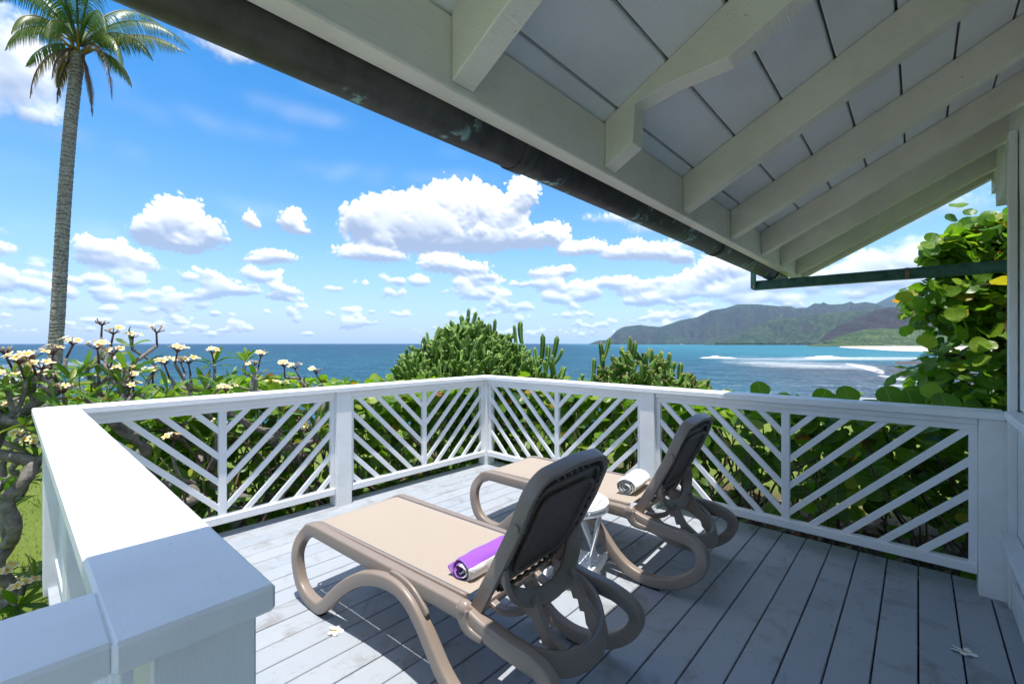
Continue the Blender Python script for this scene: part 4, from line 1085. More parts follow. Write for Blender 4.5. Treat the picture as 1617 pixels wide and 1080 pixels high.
E1 = euphorbia('largest upright cactus-like euphorbia, its dome rising above the far corner post', at_px(745, 600, 6.9)[:2],
    [lobe(745, 590, 6.8, .85, .82), lobe(690, 608, 6.7, .62, .48), lobe(745, 570, 6.9, .55, .62), lobe(800, 595, 6.8, .55, .60), lobe(655, 618, 6.6, .36, .32), lobe(668, 590, 6.8, .45, .40), lobe(720, 560, 6.9, .42, .52), lobe(780, 570, 6.9, .42, .50), lobe(745, 620, 6.6, .95, .5)], 2500, .27, 3,
    [(740, 487, 6.9, .4, .0), (752, 492, 6.9, .3, .25), (728, 497, 6.9, .35, -.2), (782, 503, 6.9, .4, .05), (772, 510, 6.9, .35, -.1), (822, 507, 6.8, .35, .1), (812, 512, 6.8, .4, -.05), (712, 505, 6.9, .35, -.15), (880, 530, 6.5, .45, .1), (857, 527, 6.5, .45, -.05), (866, 545, 6.5, .4, .05), (888, 550, 6.5, .3, .2), (844, 548, 6.5, .35, -.1), (872, 560, 6.5, .4, 0), (690, 522, 6.8, .3, -.1), (668, 535, 6.8, .3, -.15), (650, 545, 6.7, .25, -.1)])
E1b = euphorbia('small lone euphorbia with a few tall stems between the two bigger ones', at_px(872, 610, 6.4)[:2], [lobe(868, 600, 6.45, .26, .42), lobe(905, 612, 6.4, .22, .16), lobe(840, 600, 6.5, .25, .4)], 90, .30, 13)
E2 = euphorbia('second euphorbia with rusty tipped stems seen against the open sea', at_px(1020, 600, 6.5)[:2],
    [lobe(1010, 600, 6.4, .55, .50), lobe(1050, 612, 6.2, .55, .34), lobe(975, 608, 6.5, .35, .38), lobe(1090, 622, 6.0, .25, .18)], 620, .30, 4,
    [(948, 540, 6.5, .4, -.15), (962, 533, 6.5, .35, .1), (995, 530, 6.5, .5, 0), (1003, 538, 6.5, .45, .05), (1030, 550, 6.4, .45, .05), (1045, 553, 6.4, .3, .2), (1058, 556, 6.3, .3, .2), (1065, 570, 6.2, .25, .15), (1075, 572, 6.2, .25, .1), (938, 565, 6.5, .35, 0), (1083, 588, 6.1, .2, .1), (952, 560, 6.5, .4, .0), (1020, 555, 6.4, .4, .0), (985, 556, 6.4, .4, -.1)], M_EUPH2)

# ---------------------------------------------------------------- plumeria
def plum_leaf(seed):
    rnd = random.Random(seed); mb = MB(); vs = []; uvs = []; m = 7; droop = rnd.uniform(.1, .55)
    for i in range(m):
        f = i/(m-1); w = .145*math.sin(math.pi*min(1, .06+f**.85*.94))**.75*(.55+.45*f if f < .6 else 1)
        z = .10*math.sin(f*1.5)-droop*f*f*.55
        for j in (-1, 0, 1): vs.append((j*w, f, z+(.045 if j else 0)*(1 if w > .03 else .3)+.008*math.sin(i*3+j))); uvs.append((j, f))
    fs = [(i*3+j, i*3+j+1, (i+1)*3+j+1, (i+1)*3+j) for i in range(m-1) for j in range(2)]
    mb.add(vs, fs, uvs); return mb
PV = [plum_leaf(s) for s in range(6)]
def plumeria(label, base, tips, seed, nleaf=(7, 11), ll=.22, nfill=0):
    """tips: (point, kind) kind 'f' flowers, 'l' leaves, 'b' both, 's' bare stalk"""
    rnd = random.Random(seed); th = empty('plumeria_shrub', base); tag(th, label, 'shrub', 'plumeria shrubs in flower left of the deck')
    B0 = Vector(base)
    nodes = [(B0+Vector((0, 0, -.05)), -1)]; cnt = [0]
    # short trunk
    p = B0.copy()
    for k in range(2): p = p+Vector((rnd.gauss(0, .04), rnd.gauss(0, .04), .14)); nodes.append((p.copy(), len(nodes)-1)); cnt.append(0)
    ends = []
    for (tp_, kind) in sorted(tips, key=lambda q: (Vector(q[0])-B0).length):
        tp_ = Vector(tp_); stem_end = tp_+Vector((rnd.gauss(0, .02), rnd.gauss(0, .02), -.10))
        best, bi = 1e9, 0
        for i, (q, _) in enumerate(nodes):
            if q.z > stem_end.z-.12 and i > 2: continue
            dd = (stem_end-q).length+abs(stem_end.z-q.z)*-.15+(.25 if cnt[i] >= 2 else 0)
            if dd < best: best, bi = dd, i
        q = nodes[bi][0]; k = max(2, int((stem_end-q).length/.16)); prev = bi
        for j in range(1, k+1):
            f = j/k; h_ = f**1.0; g_ = f**.72
            x = q.lerp(stem_end, g_); z = q.z+(stem_end.z-q.z)*f**1.25
            w_ = .045*math.sin(f*math.pi)
            pt = Vector((x.x+rnd.gauss(0, w_), x.y+rnd.gauss(0, w_), z+rnd.gauss(0, w_*.6))); nodes.append((pt, prev)); cnt.append(0); cnt[prev] += 1; prev = len(nodes)-1
        ends.append((prev, tp_, kind))
    load = [0.0]*len(nodes)
    for i, _, _ in ends:
        k = i
        while k >= 0: load[k] += 1; k = nodes[k][1]
    rad = [min(.038, .0125*max(1, l)**.42) for l in load]
    for i in range(len(nodes)):
        q_ = nodes[i][0]
        if q_.x > -.02 and q_.y < 4.16: q_.y = 4.16+.03*rnd.random()
    # branches: one object per chain between forks
    kids = {}
    for i, (_, pr) in enumerate(nodes): kids.setdefault(pr, []).append(i)
    inv = wmat(th).inverted()
    def chain(start_parent, i):
        pts = []; rs = []
        if start_parent >= 0: pts.append(nodes[start_parent][0]); rs.append(min(rad[start_parent], rad[i]*1.25))
        k = i
        while True:
            pts.append(nodes[k][0]); rs.append(rad[k]); ch = kids.get(k, [])
            if len(ch) != 1: break
            k = ch[0]
        P = catmull([inv @ x for x in pts], 3) if len(pts) > 1 else None
        if P:
            m = len(P); R_ = np.interp(np.linspace(0, 1, m), np.linspace(0, 1, len(rs)), rs)
            mb = MB(); mb.tube(P, [r*(1+.10*math.sin(i_*1.9)) for i_, r in enumerate(R_)], 7, jit=.05); mb.obj('branch', M_BARK, th, True)
        for c in kids.get(k, []): chain(k, c)
    chain(-1, 0)
    mats, ti, vi = [], [], []
    for (ei, tp_, kind) in ends:
        e = nodes[ei][0]; par = nodes[nodes[ei][1]][0]; ax = ((e-par).normalized()+Vector((0, 0, .5))).normalized()
        if kind in 'lb' or (kind == 'f' and rnd.random() < .22):
            n_ = rnd.randint(*nleaf)
            for k in range(n_):
                a = 2.4*k+rnd.uniform(-.3, .3); el_ = rnd.uniform(.0, .75) if k < n_*.7 else rnd.uniform(.8, 1.25)
                s1 = ax.orthogonal().normalized(); s2 = ax.cross(s1); rd = s1*math.cos(a)+s2*math.sin(a)
                y = rd*math.cos(el_)+ax*math.sin(el_); nn_ = ax*math.cos(el_)-rd*math.sin(el_)
                mats.append(frame_from(e+ax*rnd.uniform(-.03, .02)+y*.02, nn_, y, ll*rnd.uniform(.65, 1.2))); ti.append(min(1, max(0, rnd.gauss(.64, .2))) if rnd.random() > .06 else rnd.uniform(.85, 1)); vi.append(rnd.randrange(6))
        if kind in 'fbs':
            top = tp_+Vector((0, 0, .0)); top_l = inv @ top; e_l = inv @ e
            mb = MB(); mb.tube([e_l, e_l.lerp(top_l, .6), top_l], [.008, .007, .007], 6)
            nb = rnd.randint(7, 10); heads = []
            for k in range(nb):
                a = 2*math.pi*k/nb+rnd.uniform(-.3, .3); r_ = rnd.uniform(.018, .06); hd = top_l+Vector((r_*math.cos(a), r_*math.sin(a), rnd.uniform(.018, .042)))
                mb.tube([top_l, top_l.lerp(hd, .5)+Vector((0, 0, .002)), hd], [.0045, .004, .0035], 5); heads.append((hd, a))
            mb.obj('flower_stalk', M_STALK, th, True)
            mb = MB()
            for hd, a in heads:
                if rnd.random() < .55: mb.tube([hd, hd+Vector((0, 0, .010)), hd+Vector((.004*math.cos(a), .004*math.sin(a), .026))], [.004, .0062, .001], 6)
            if mb.v: mb.obj('bud', M_BUD, th, True)
            if kind != 's':
                for k in range(rnd.randint(4, 8)):
                    hd, a = heads[rnd.randrange(nb)]
                    o = bpy.data.objects.new('blossom', rnd.choice(BLOSSOMS)); C.objects.link(o); o.parent = th
                    til = Vector((math.cos(a)*.5, math.sin(a)*.5, 1)).normalized()
                    # faces turned partly to the light and out over the deck
                    til = (til+Vector((-.12, -.30, 0))).normalized()
                    M = Matrix.Translation(hd+til*.018) @ Vector((0, 0, 1)).rotation_difference(til).to_matrix().to_4x4() @ Matrix.Rotation(rnd.uniform(0, 6), 4, 'Z') @ Matrix.Scale(rnd.uniform(.60, .85), 4)
                    o.matrix_basis = M
    if mats: scatter(th, 'leaf', PV, mats, ti, M_PLUM, vi)
    return th
def tip(px, py, kind, d=None):
    a = (px-CX)/FPX; per = (FW+a*RT)[1]
    dmin = 4.28/per
    if d is None: d = dmin+TR.choice((.0, .12, .3, .55, .8))
    d = max(d, dmin)
    return (at_px(px, py, d), kind)
TR = random.Random(31)
T1 = [tip(*q) for q in ((10,592,'l'),(35,622,'l'),(50,648,'l'),(10,662,'l'),(45,735,'l'),(22,762,'l'),(-5,785,'l'),(30,575,'b'),(20,610,'f'),(44,600,'f'),(8,560,'s'),(25,572,'l'),(49,568,'f'),(66,584,'f'),(84,560,'f'),(5,650,'b'),(18,690,'l'),(52,704,'b',2.9),(38,692,'f'),(58,622,'b'),(14,612,'l'),(30,640,'l'),(8,742,'l'),(12,905,'f',2.95),(35,930,'b',2.95),(45,895,'l',3.0),(18,950,'l',3.0),(60,668,'l'),(-20,600,'b'),(-40,680,'b'),(-15,820,'l'),(40,600,'l'),(75,600,'b'),(100,590,'l'),(6,930,'f',3.0))]
T2 = [tip(*q) for q in ((115,545,'f'),(138,566,'l',3.6),(161,514,'s'),(179,528,'f'),(195,562,'l',3.3),(209,534,'f'),(247,526,'f'),(154,552,'f'),(178,561,'f'),(168,572,'f'),(144,601,'f'),(176,590,'f'),(197,588,'b',3.3),(209,598,'f'),(205,614,'b'),(128,608,'l'),(250,715,'l'),(230,680,'l'),(300,745,'l'),(280,775,'l'),(320,700,'l'),(100,620,'b'),(160,620,'l'),(232,585,'l'),(241,590,'f'),(260,576,'f'),(265,606,'l'),(150,575,'l'),(118,580,'l'),(214,568,'l'),(235,620,'l'),(170,640,'l'),(262,660,'l'),(275,695,'f'),(215,700,'l'),(300,640,'l'))]
T3 = [tip(*q) for q in ((280,556,'f'),(298,575,'f'),(286,574,'f'),(318,600,'l'),(335,559,'f'),(345,595,'l'),(330,615,'l'),(357,618,'f'),(385,553,'l'),(399,580,'b',4.05),(412,563,'f'),(425,598,'l'),(430,607,'f'),(444,610,'f'),(449,580,'f'),(466,583,'f'),(476,600,'l'),(499,590,'f'),(515,612,'l'),(372,590,'l'),(300,615,'l'),(345,672,'b',4.0),(333,690,'l',3.95),(440,636,'b'),(473,655,'f'),(496,637,'f'),(488,681,'f'),(410,650,'l'),(380,640,'l'),(520,650,'l'),(455,690,'l'),(340,760,'l'),(400,705,'l'),(440,735,'l'),(375,770,'l'),(480,725,'l'),(500,665,'l'),(420,760,'l'))]
P1 = plumeria('gnarled plumeria at the left edge, its thick bare limbs crossing in front of the lawn', (-.25, 4.75, GZ), T1, 1, (7, 10), .16)
P2 = plumeria('tallest plumeria, standing behind the near corner of the railing in front of the palm', (.75, 5.05, GZ), T2, 2, (6, 9), .18)
P3 = plumeria('plumeria with pale flower heads behind the middle of the left railing', (2.0, 4.95, GZ), T3, 3, (6, 9), .195)

# ---------------------------------------------------------------- coconut palm
t = NT('palm_bark'); v_ = t.coord((1, 1, 1), rnd=False); n1 = t.noise(v_, 26, 5, .7); n2 = t.noise(t.coord((1, 1, 3), rnd=False), 9, 3, .6); at = t.n('ShaderNodeAttribute', attribute_name='tint')
c_ = t.mix(t.ramp(n1, [(.35, 0), (.65, 1)]), (.17, .15, .135), (.42, .39, .35)); c_ = t.mix(t.math('MULTIPLY', at.outputs['Fac'], .75), c_, (.045, .038, .035))
M_PBARK = t.done(t.pbsdf(c_, .9, t.bump(t.math('ADD', n1, n2), .9, .012), .2))
t = NT('palm_frond'); at = t.n('ShaderNodeAttribute', attribute_name='tint'); v_ = t.coord()
c_ = t.ramp(at.outputs['Fac'], [(0, (.035, .085, .015)), (.45, (.085, .16, .025)), (.62, (.20, .21, .04)), (.75, (.34, .22, .05)), (.88, (.22, .13, .07)), (1, (.12, .07, .05))])
bs = t.pbsdf(c_, .38, None, .5); tr = t.n('ShaderNodeBsdfTranslucent'); t.set(tr.inputs[0], t.mix(1.0, c_, (1.5, 1.6, .8), 'MULTIPLY')); ms = t.n('ShaderNodeMixShader'); ms.inputs[0].default_value = .28; t.l(bs, ms.inputs[1]); t.l(tr.outputs[0], ms.inputs[2])
M_FROND = t.done(ms.outputs[0])
def palm():
    rnd = random.Random(12); D = 8.6
    cl = [at_px(px, py, D) for px, py in ((84, 600), (88, 545), (93, 470), (99, 360), (106, 260), (113, 180), (121, 110), (124, 84))]
    b0 = cl[0].copy(); z0 = -.5; b0 = b0+(cl[0]-cl[1]).normalized()*((b0.z-z0)/max(.1, abs((cl[0]-cl[1]).normalized().z))); cl.insert(0, b0)
    th = empty('palm_tree', (b0.x, b0.y, z0)); tag(th, 'tall coconut palm with ringed grey trunk and windblown crown at the upper left', 'palm tree')
    P = catmull([p-Vector((b0.x, b0.y, z0)) for p in cl], 20); L = [0]
    for a, b in zip(P, P[1:]): L.append(L[-1]+(b-a).length)
    tot = L[-1]; nr = int(tot/.020); pts = []; rad = []; tn = []
    ringp = []; q_ = 0
    while len(ringp) < nr+2: m_ = rnd.choice((3, 3, 4, 4, 5, 6)); ringp += [1.0]+[.4-.9*j/m_ for j in range(1, m_)]
    for i in range(nr+1):
        s_ = tot*i/nr; k = min(len(P)-2, int(np.searchsorted(L, s_, 'right')-1)); f = (s_-L[k])/max(1e-6, L[k+1]-L[k]); pts.append(P[k].lerp(P[k+1], f))
        f_ = s_/tot; base = .112-.016*f_+.04*max(0, 1-f_*14); rad.append(base*(1+.045*ringp[i]+.03*mnoise.noise(Vector((i*.35, 0, 3)))))
    mb = MB(); n = 20; up = Vector((0, 1, 0)); vs = []
    for i, p in enumerate(pts):
        d = (pts[min(i+1, nr)]-pts[max(i-1, 0)]).normalized(); a = d.cross(up).normalized(); b = a.cross(d)
        for k in range(n):
            th_ = 2*math.pi*k/n; j = 1+.035*mnoise.noise(Vector((math.cos(th_)*3, math.sin(th_)*3, i*.45))); off = .012*math.sin(th_*2+i*.05)
            vs.append(p+d*off+(a*math.cos(th_)+b*math.sin(th_))*rad[i]*j)
    fs = []; tn = []
    for i in range(nr):
        for k in range(n): fs.append((i*n+k, i*n+(k+1) % n, (i+1)*n+(k+1) % n, (i+1)*n+k)); tn.append(min(1, max(0, (1.0 if ringp[i+1] == 1.0 else .1)*rnd.uniform(.2, 1.1)+.55*(mnoise.noise(Vector((math.cos(6.28*k/n)*2.5, math.sin(6.28*k/n)*2.5, i*.35)))-.05))))
    mb.add(vs, fs, tint=tn); mb.obj('trunk', M_PBARK, th, True)
    cr = pts[-1].copy()
    right = Vector((RT[0], RT[1], 0)); fwd = Vector((FW[0], FW[1], 0))
    def frond(dirv, length, droop, tint, lw=.028, ll=.55, seed=0, gap=.0, hang=.65, part='frond'):
        r = random.Random(seed); d = Vector(dirv).normalized(); m = 26; p = cr+d*.10+Vector((0, 0, .10)); path = [p.copy()]
        for i in range(m):
            d = (d+Vector((0, 0, -droop/m*(.5+1.6*i/m)))).normalized(); p = p+d*length/m; path.append(p.copy())
        mb = MB(); mb.tube(path, [.020*(1-.85*i/m)+.003 for i in range(m+1)], 5, tint=min(1, tint+.15))
        NL = 62
        for k in range(NL):
            f = .16+.84*k/NL; x = f*m; i = min(m-1, int(x)); q = path[i].lerp(path[i+1], x-i); T = (path[i+1]-path[i]).normalized()
            side = T.cross(Vector((0, 0, 1))); side = side.normalized() if side.length > .05 else right
            l = ll*math.sin(math.pi*min(1, .22+f*.80))**.7*r.uniform(.8, 1.1)
            for s_ in (-1, 1):
                if r.random() < gap: continue
                dl = (side*s_*.75+T*.55+Vector((0, 0, -.05))).normalized(); w = lw*.5; pp = q.copy(); vs = []; st = 4
                wd = T*w
                for j in range(st+1):
                    g = j/st; ww = wd*(1-g**2.2); tw = Vector((0, 0, .25*w)); vs += [pp-ww, pp+tw*(1-g), pp+ww]
                    dl = (dl+Vector((0, 0, -hang*.42))+right*.05).normalized(); pp = pp+dl*l/st
                mb.add(vs, [(j*3+c, j*3+c+1, j*3+c+4, j*3+c+3) for j in range(st) for c in range(2)], tint=min(1, max(0, tint+r.gauss(0, .07)+.12*(f > .85))))
        return mb.obj(part, M_FROND, th, True)
    def dv(az, el_): a = math.radians(az); e = math.radians(el_); return (right*math.cos(a)+fwd*math.sin(a))*math.cos(e)+Vector((0, 0, 1))*math.sin(e)
    spec = [(3, 24, 2.45, .80, .36), (6, 40, 1.9, 1.7, .28), (345, 30, 1.9, 2.3, .40), (330, 48, 2.1, 2.2, .30), (30, 58, 2.6, 1.6, .28), (70, 70, 2.7, 1.4, .26), (110, 62, 2.6, 1.5, .24), (150, 60, 2.6, 1.7, .30), (180, 68, 2.6, 1.8, .24), (176, 18, 1.45, 1.2, .34), (196, 42, 1.7, 2.1, .28), (230, 62, 2.3, 2.2, .22), (262, 72, 2.4, 2.2, .26), (290, 64, 2.3, 2.3, .24), (310, 74, 2.5, 2.0, .26), (250, 40, 1.5, 2.4, .32), (285, 36, 1.4, 2.5, .36), (160, 0, 1.2, 1.9, .62), (20, 6, 1.3, 1.7, .45), (345, 78, 2.7, 1.6, .25)]
    for i, (a, e, ln, dr, tq) in enumerate(spec): frond(dv(a, e), ln*.82, dr*1.15, min(.70, tq+.14*((i*7) % 5 == 0)+.05), lw=.020, seed=i, gap=.07, ll=.40, hang=1.7)
    for i, (a, e, ln, dr, tq) in enumerate([(335, 0, 2.0, 2.4, .90), (200, -20, 1.4, 2.5, .82), (190, -55, 1.15, 2.0, .95), (350, -60, 1.2, 2.2, .93), (10, -70, 1.3, 2.0, .97), (250, -40, .9, 2.2, .9)]):
        frond(dv(a, e), ln*.95, dr, tq, lw=.018, ll=.26, seed=50+i, gap=.25, hang=1.3, part='dead_frond')
    for k in range(7):
        mb = MB(); a = dv(k*52, 35+10*(k % 3)); p = cr+Vector((0, 0, -.05)); mb.tube([p, p+a*.25, p+a*.5+Vector((0, 0, .05))], [.036, .025, .015], 6, tint=.72); mb.obj('leaf_sheath', M_FROND, th, True)
    return th
palm()
# ================================================================ land and sea
WZ = -6.0
def smooth01(x): x = np.clip(x, 0, 1); return x*x*(3-2*x)
def grid_mesh(name, X, Y, Z, mat, smooth=True, attrs=None):
    n, m = X.shape; me = bpy.data.meshes.new(name); V = np.stack([X, Y, Z], -1).reshape(-1, 3).astype(np.float32)
    i = np.arange(n*m).reshape(n, m); F_ = np.stack([i[:-1, :-1], i[1:, :-1], i[1:, 1:], i[:-1, 1:]], -1).reshape(-1, 4)
    me.vertices.add(len(V)); me.vertices.foreach_set('co', V.ravel()); me.loops.add(F_.size); me.loops.foreach_set('vertex_index', F_.ravel().astype(np.int32))
    me.polygons.add(len(F_)); me.polygons.foreach_set('loop_start', np.arange(len(F_), dtype=np.int32)*4); me.polygons.foreach_set('loop_total', np.full(len(F_), 4, np.int32))
    me.update(calc_edges=True); me.polygons.foreach_set('use_smooth', np.full(len(F_), smooth)); me.materials.append(mat)
    for k, a in (attrs or {}).items(): at = me.attributes.new(k, 'FLOAT', 'POINT'); at.data.foreach_set('value', a.ravel().astype(np.float32))
    return link(name, me)
def vnoise(X, Y, seed, oct_=4, ridg=False):
    """value noise, vectorised"""
    r = np.random.RandomState(seed); T_ = r.rand(256, 256); out = np.zeros_like(X, dtype=float); amp = 1; tot = 0; fx = X.astype(float); fy = Y.astype(float)
    for o in range(oct_):
        xi = np.floor(fx).astype(int); yi = np.floor(fy).astype(int); u_ = smooth01(fx-xi); v_ = smooth01(fy-yi)
        g = lambda a, b: T_[(a+o*17) & 255, (b+o*31) & 255]
        n_ = (g(xi, yi)*(1-u_)+g(xi+1, yi)*u_)*(1-v_)+(g(xi, yi+1)*(1-u_)+g(xi+1, yi+1)*u_)*v_
        if ridg: n_ = 1-np.abs(2*n_-1)
        out += amp*n_; tot += amp; amp *= .5; fx = fx*2.03+5.1; fy = fy*2.03+9.7
    return out/tot
# ground: lawn terrace round the deck, falling to the rocky shore
t = NT('lawn_and_shore'); v_ = t.coord((1, 1, 1), rnd=False); n1 = t.noise(v_, 1.1, 4, .6); n2 = t.noise(v_, 22, 4, .65); n3 = t.noise(v_, 140, 3, .7)
at = t.n('ShaderNodeAttribute', attribute_name='kindmask'); at2 = t.n('ShaderNodeAttribute', attribute_name='litter')
gr = t.mix(t.ramp(n2, [(.35, 0), (.7, 1)]), (.11, .17, .022), (.20, .26, .045)); gr = t.mix(t.ramp(n1, [(.4, 0), (.75, .6)]), gr, (.24, .27, .06))
rk = t.mix(t.ramp(n2, [(.35, 0), (.7, 1)]), (.045, .035, .03), (.12, .095, .075))
lt = t.mix(t.ramp(t.noise(v_, 45, 4, .7), [(.38, 0), (.66, 1)]), (.05, .032, .02), (.26, .17, .11))
c_ = t.mix(at.outputs['Fac'], gr, rk); c_ = t.mix(at2.outputs['Fac'], c_, lt)
M_GROUND = t.done(t.pbsdf(c_, .9, t.bump(t.math('ADD', n2, n3), .9, .02), .15))
u_ = np.concatenate([np.linspace(-60, -12, 25)[:-1], np.linspace(-12, 30, 150), np.linspace(30, 90, 30)[1:]])
LX, DY = np.meshgrid(u_, np.concatenate([np.linspace(-30, 0, 16)[:-1], np.linspace(0, 22, 120), np.linspace(22, 60, 24)[1:]]), indexing='ij')   # lateral, depth
shore = 10.3+1.0*vnoise(LX*.25+40, LX*0, 3, 3)+.12*np.clip(LX, 0, 40)
shore = np.where(LX < -6, shore+(-6-LX)*.55, shore)
q = DY-shore; Z_ = GZ+.05*vnoise(LX*.8+30, DY*.8+30, 5, 3)-.03-.02*np.clip(DY-6, 0, 10)-np.clip(q, 0, 50)*.62+1.1*(vnoise(LX*.9+50, DY*.9+50, 8, 4)-.5)*smooth01(q/2)
Z_ = np.maximum(Z_, -9)
GX, GY = DY*FW[0]+LX*RT[0], DY*FW[1]+LX*RT[1]
lit = smooth01((GX-3.9)/.3)*smooth01((7.0-GX)/.8)*smooth01((6.3-GY)/.8)*smooth01((GY+3.5)/.5); lit = np.maximum(lit, smooth01((GY-4.0)/.2)*smooth01((5.9-GY)/.7)*smooth01((GX-.5)/.6)*smooth01((7-GX)/.6))
gnd = grid_mesh('ground', GX, GY, Z_, M_GROUND, True, {'kindmask': smooth01(q/.8), 'litter': lit}); tag(gnd, kind='structure')
# grass blades on the lawn that shows through the plumeria
t = NT('grass_blade'); at = t.n('ShaderNodeAttribute', attribute_name='tint'); c_ = t.ramp(at.outputs['Fac'], [(0, (.09, .17, .018)), (.6, (.20, .28, .035)), (1, (.36, .36, .10))])
bs = t.pbsdf(c_, .6, None, .3); M_BLADE = t.done(bs)
r = np.random.RandomState(5); N = 42000
la = r.uniform(-13, -2.2, N); de = r.uniform(3.0, 11.0, N); ok = (la/de > -1.55) & (la/de < -.70); la, de = la[ok], de[ok]; N = len(la)
bx = de*FW[0]+la*RT[0]; by = de*FW[1]+la*RT[1]
ok = ~((bx > -.1) & (by < 4.2)); bx, by, de = bx[ok], by[ok], de[ok]; N = len(bx)
bz = GZ-.03-.02*np.clip(de-6, 0, 10); a = r.rand(N)*6.28; hgt = r.uniform(.02, .055, N); wd = r.uniform(.0035, .007, N)*(1+de*.06)
V = np.zeros((N, 3, 3), np.float32); V[:, 0] = np.c_[bx-wd*np.cos(a), by-wd*np.sin(a), bz]; V[:, 1] = np.c_[bx+wd*np.cos(a), by+wd*np.sin(a), bz]; V[:, 2] = np.c_[bx+r.normal(0, .018, N), by+r.normal(0, .018, N), bz+hgt+.02]
me = bpy.data.meshes.new('grass'); me.vertices.add(3*N); me.vertices.foreach_set('co', V.ravel()); me.loops.add(3*N); me.loops.foreach_set('vertex_index', np.arange(3*N, dtype=np.int32)); me.polygons.add(N); me.polygons.foreach_set('loop_start', np.arange(N, dtype=np.int32)*3); me.polygons.foreach_set('loop_total', np.full(N, 3, np.int32)); me.update(calc_edges=True)
at = me.attributes.new('tint', 'FLOAT', 'FACE'); at.data.foreach_set('value', r.rand(N).astype(np.float32)); me.materials.append(M_BLADE); tag(link('grass', me), 'short sunlit green lawn grass seen through the plumeria branches', 'grass', kind='stuff')
# dry fallen leaves under the right hedge
M_DRY = leaf_mat('dry_leaf', [(0, (.10, .055, .03)), (.5, (.22, .13, .075)), (1, (.36, .25, .17))], .7, .1, (.3, .2, .12), .4, 4.5)
rnd = random.Random(3); mats = []; ti = []; vi = []
lth = empty('leaf_litter', (4.6, 1.5, GZ)); tag(lth, 'dry brown fallen leaves on the ground under the right hedge', 'leaf litter', kind='stuff')
mbv = []
for k in range(1500):
    x, y = rnd.uniform(4.0, 6.2), rnd.uniform(-2.2, 5.5); mats.append(frame_from(Vector((x, y, GZ+rnd.uniform(-.02, .05))), (rnd.gauss(0, .4), rnd.gauss(0, .4), 1), (rnd.gauss(0, 1), rnd.gauss(0, 1), 0), rnd.uniform(.06, .14))); ti.append(rnd.random()); vi.append(rnd.randrange(8))
o = scatter(lth, 'fallen_leaves', GV, mats, ti, M_DRY, vi, nmax=0)
o.parent = None; o.matrix_basis = wmat(lth); o.name = 'leaf_litter_x'; tag(o, lth['label'], 'leaf litter', kind='stuff'); bpy.data.objects.remove(lth); o.name = 'leaf_litter'

# ocean
t = NT('sea_water'); g_ = t.n('ShaderNodeNewGeometry'); pos = g_.outputs['Position']; sp = t.n('ShaderNodeSeparateXYZ'); t.l(pos, sp.inputs[0])
X_, Y_ = sp.outputs[0], sp.outputs[1]
dep = t.math('ADD', t.math('MULTIPLY', X_, float(FW[0])), t.math('MULTIPLY', Y_, float(FW[1]))); lat = t.math('ADD', t.math('MULTIPLY', X_, float(RT[0])), t.math('MULTIPLY', Y_, float(RT[1])))
mp = t.n('ShaderNodeMapping'); t.l(pos, mp.inputs[0]); mp.inputs['Rotation'].default_value = (0, 0, math.radians(47)); mp.inputs['Scale'].default_value = (1, .45, 1)
w = mp.outputs[0]
big = t.noise(w, .012, 4, .6, .5); mid = t.noise(w, .07, 4, .6); sm_ = t.noise(w, .42, 5, .65, .3); fi = t.noise(w, 1.9, 4, .65)
deep = t.mix(t.ramp(big, [(.35, 0), (.65, 1)]), (.003, .034, .088), (.005, .052, .105))
teal = t.mix(t.ramp(mid, [(.35, 0), (.65, 1)]), (.011, .080, .128), (.018, .112, .155))
turq = (.028, .19, .235)
n_near = t.ramp(t.math('DIVIDE', dep, 2500.0), [(.0, 1), (.06, .75), (.25, .30), (.8, 0)])
c_ = t.mix(n_near, deep, teal)
bay = t.math('MULTIPLY', t.ramp(t.math('DIVIDE', t.math('ADD', lat, t.math('MULTIPLY', dep, -.10)), 260.0), [(0, 0), (.7, 1)]), t.ramp(t.math('DIVIDE', t.math('ADD', dep, t.math('MULTIPLY', mid, 60.0)), 1400.0), [(.10, 0), (.20, 1), (.8, .85)]))
c_ = t.mix(t.math('MULTIPLY', bay, .85), c_, turq)
reefm = t.math('MULTIPLY', t.ramp(t.math('DIVIDE', t.math('SUBTRACT', lat, t.math('MULTIPLY', dep, .42)), 60.0), [(0, 0), (.5, 1)]), t.ramp(t.math('DIVIDE', dep, 400.0), [(.10, .9), (.36, .9), (.46, 0)]))
c_ = t.mix(t.math('MULTIPLY', reefm, t.ramp(mid, [(.35, .5), (.6, .95)])), c_, (.055, .055, .062))
c_ = t.mix(t.math('MULTIPLY', t.ramp(sm_, [(.62, 0), (.80, 1)]), .0), c_, (.6, .7, .7))
hgt = t.math('ADD', t.math('ADD', t.math('MULTIPLY', mid, 3.0), t.math('MULTIPLY', sm_, 1.1)), t.math('MULTIPLY', fi, .28))
nrm = t.bump(hgt, 1.0, 1.0)
c_ = t.mix(t.math('MULTIPLY', t.ramp(sm_, [(.46, 0), (.62, 1)]), .55), c_, t.mix(1.0, c_, (.55, .62, .70), 'MULTIPLY'))
c_ = t.mix(t.math('MULTIPLY', t.ramp(fi, [(.50, 0), (.70, 1)]), .30), c_, t.mix(.25, c_, (.35, .5, .55)))
st_ = t.noise(w, .17, 6, .72, .4); c_ = t.mix(t.ramp(st_, [(.36, .55), (.50, 0)]), c_, t.mix(1.0, c_, (.42, .50, .60), 'MULTIPLY')); c_ = t.mix(t.ramp(st_, [(.54, 0), (.70, .40)]), c_, t.mix(.30, c_, (.30, .50, .58)))
df = t.n('ShaderNodeBsdfDiffuse'); t.l(c_, df.inputs[0]); t.l(nrm, df.inputs['Normal'])
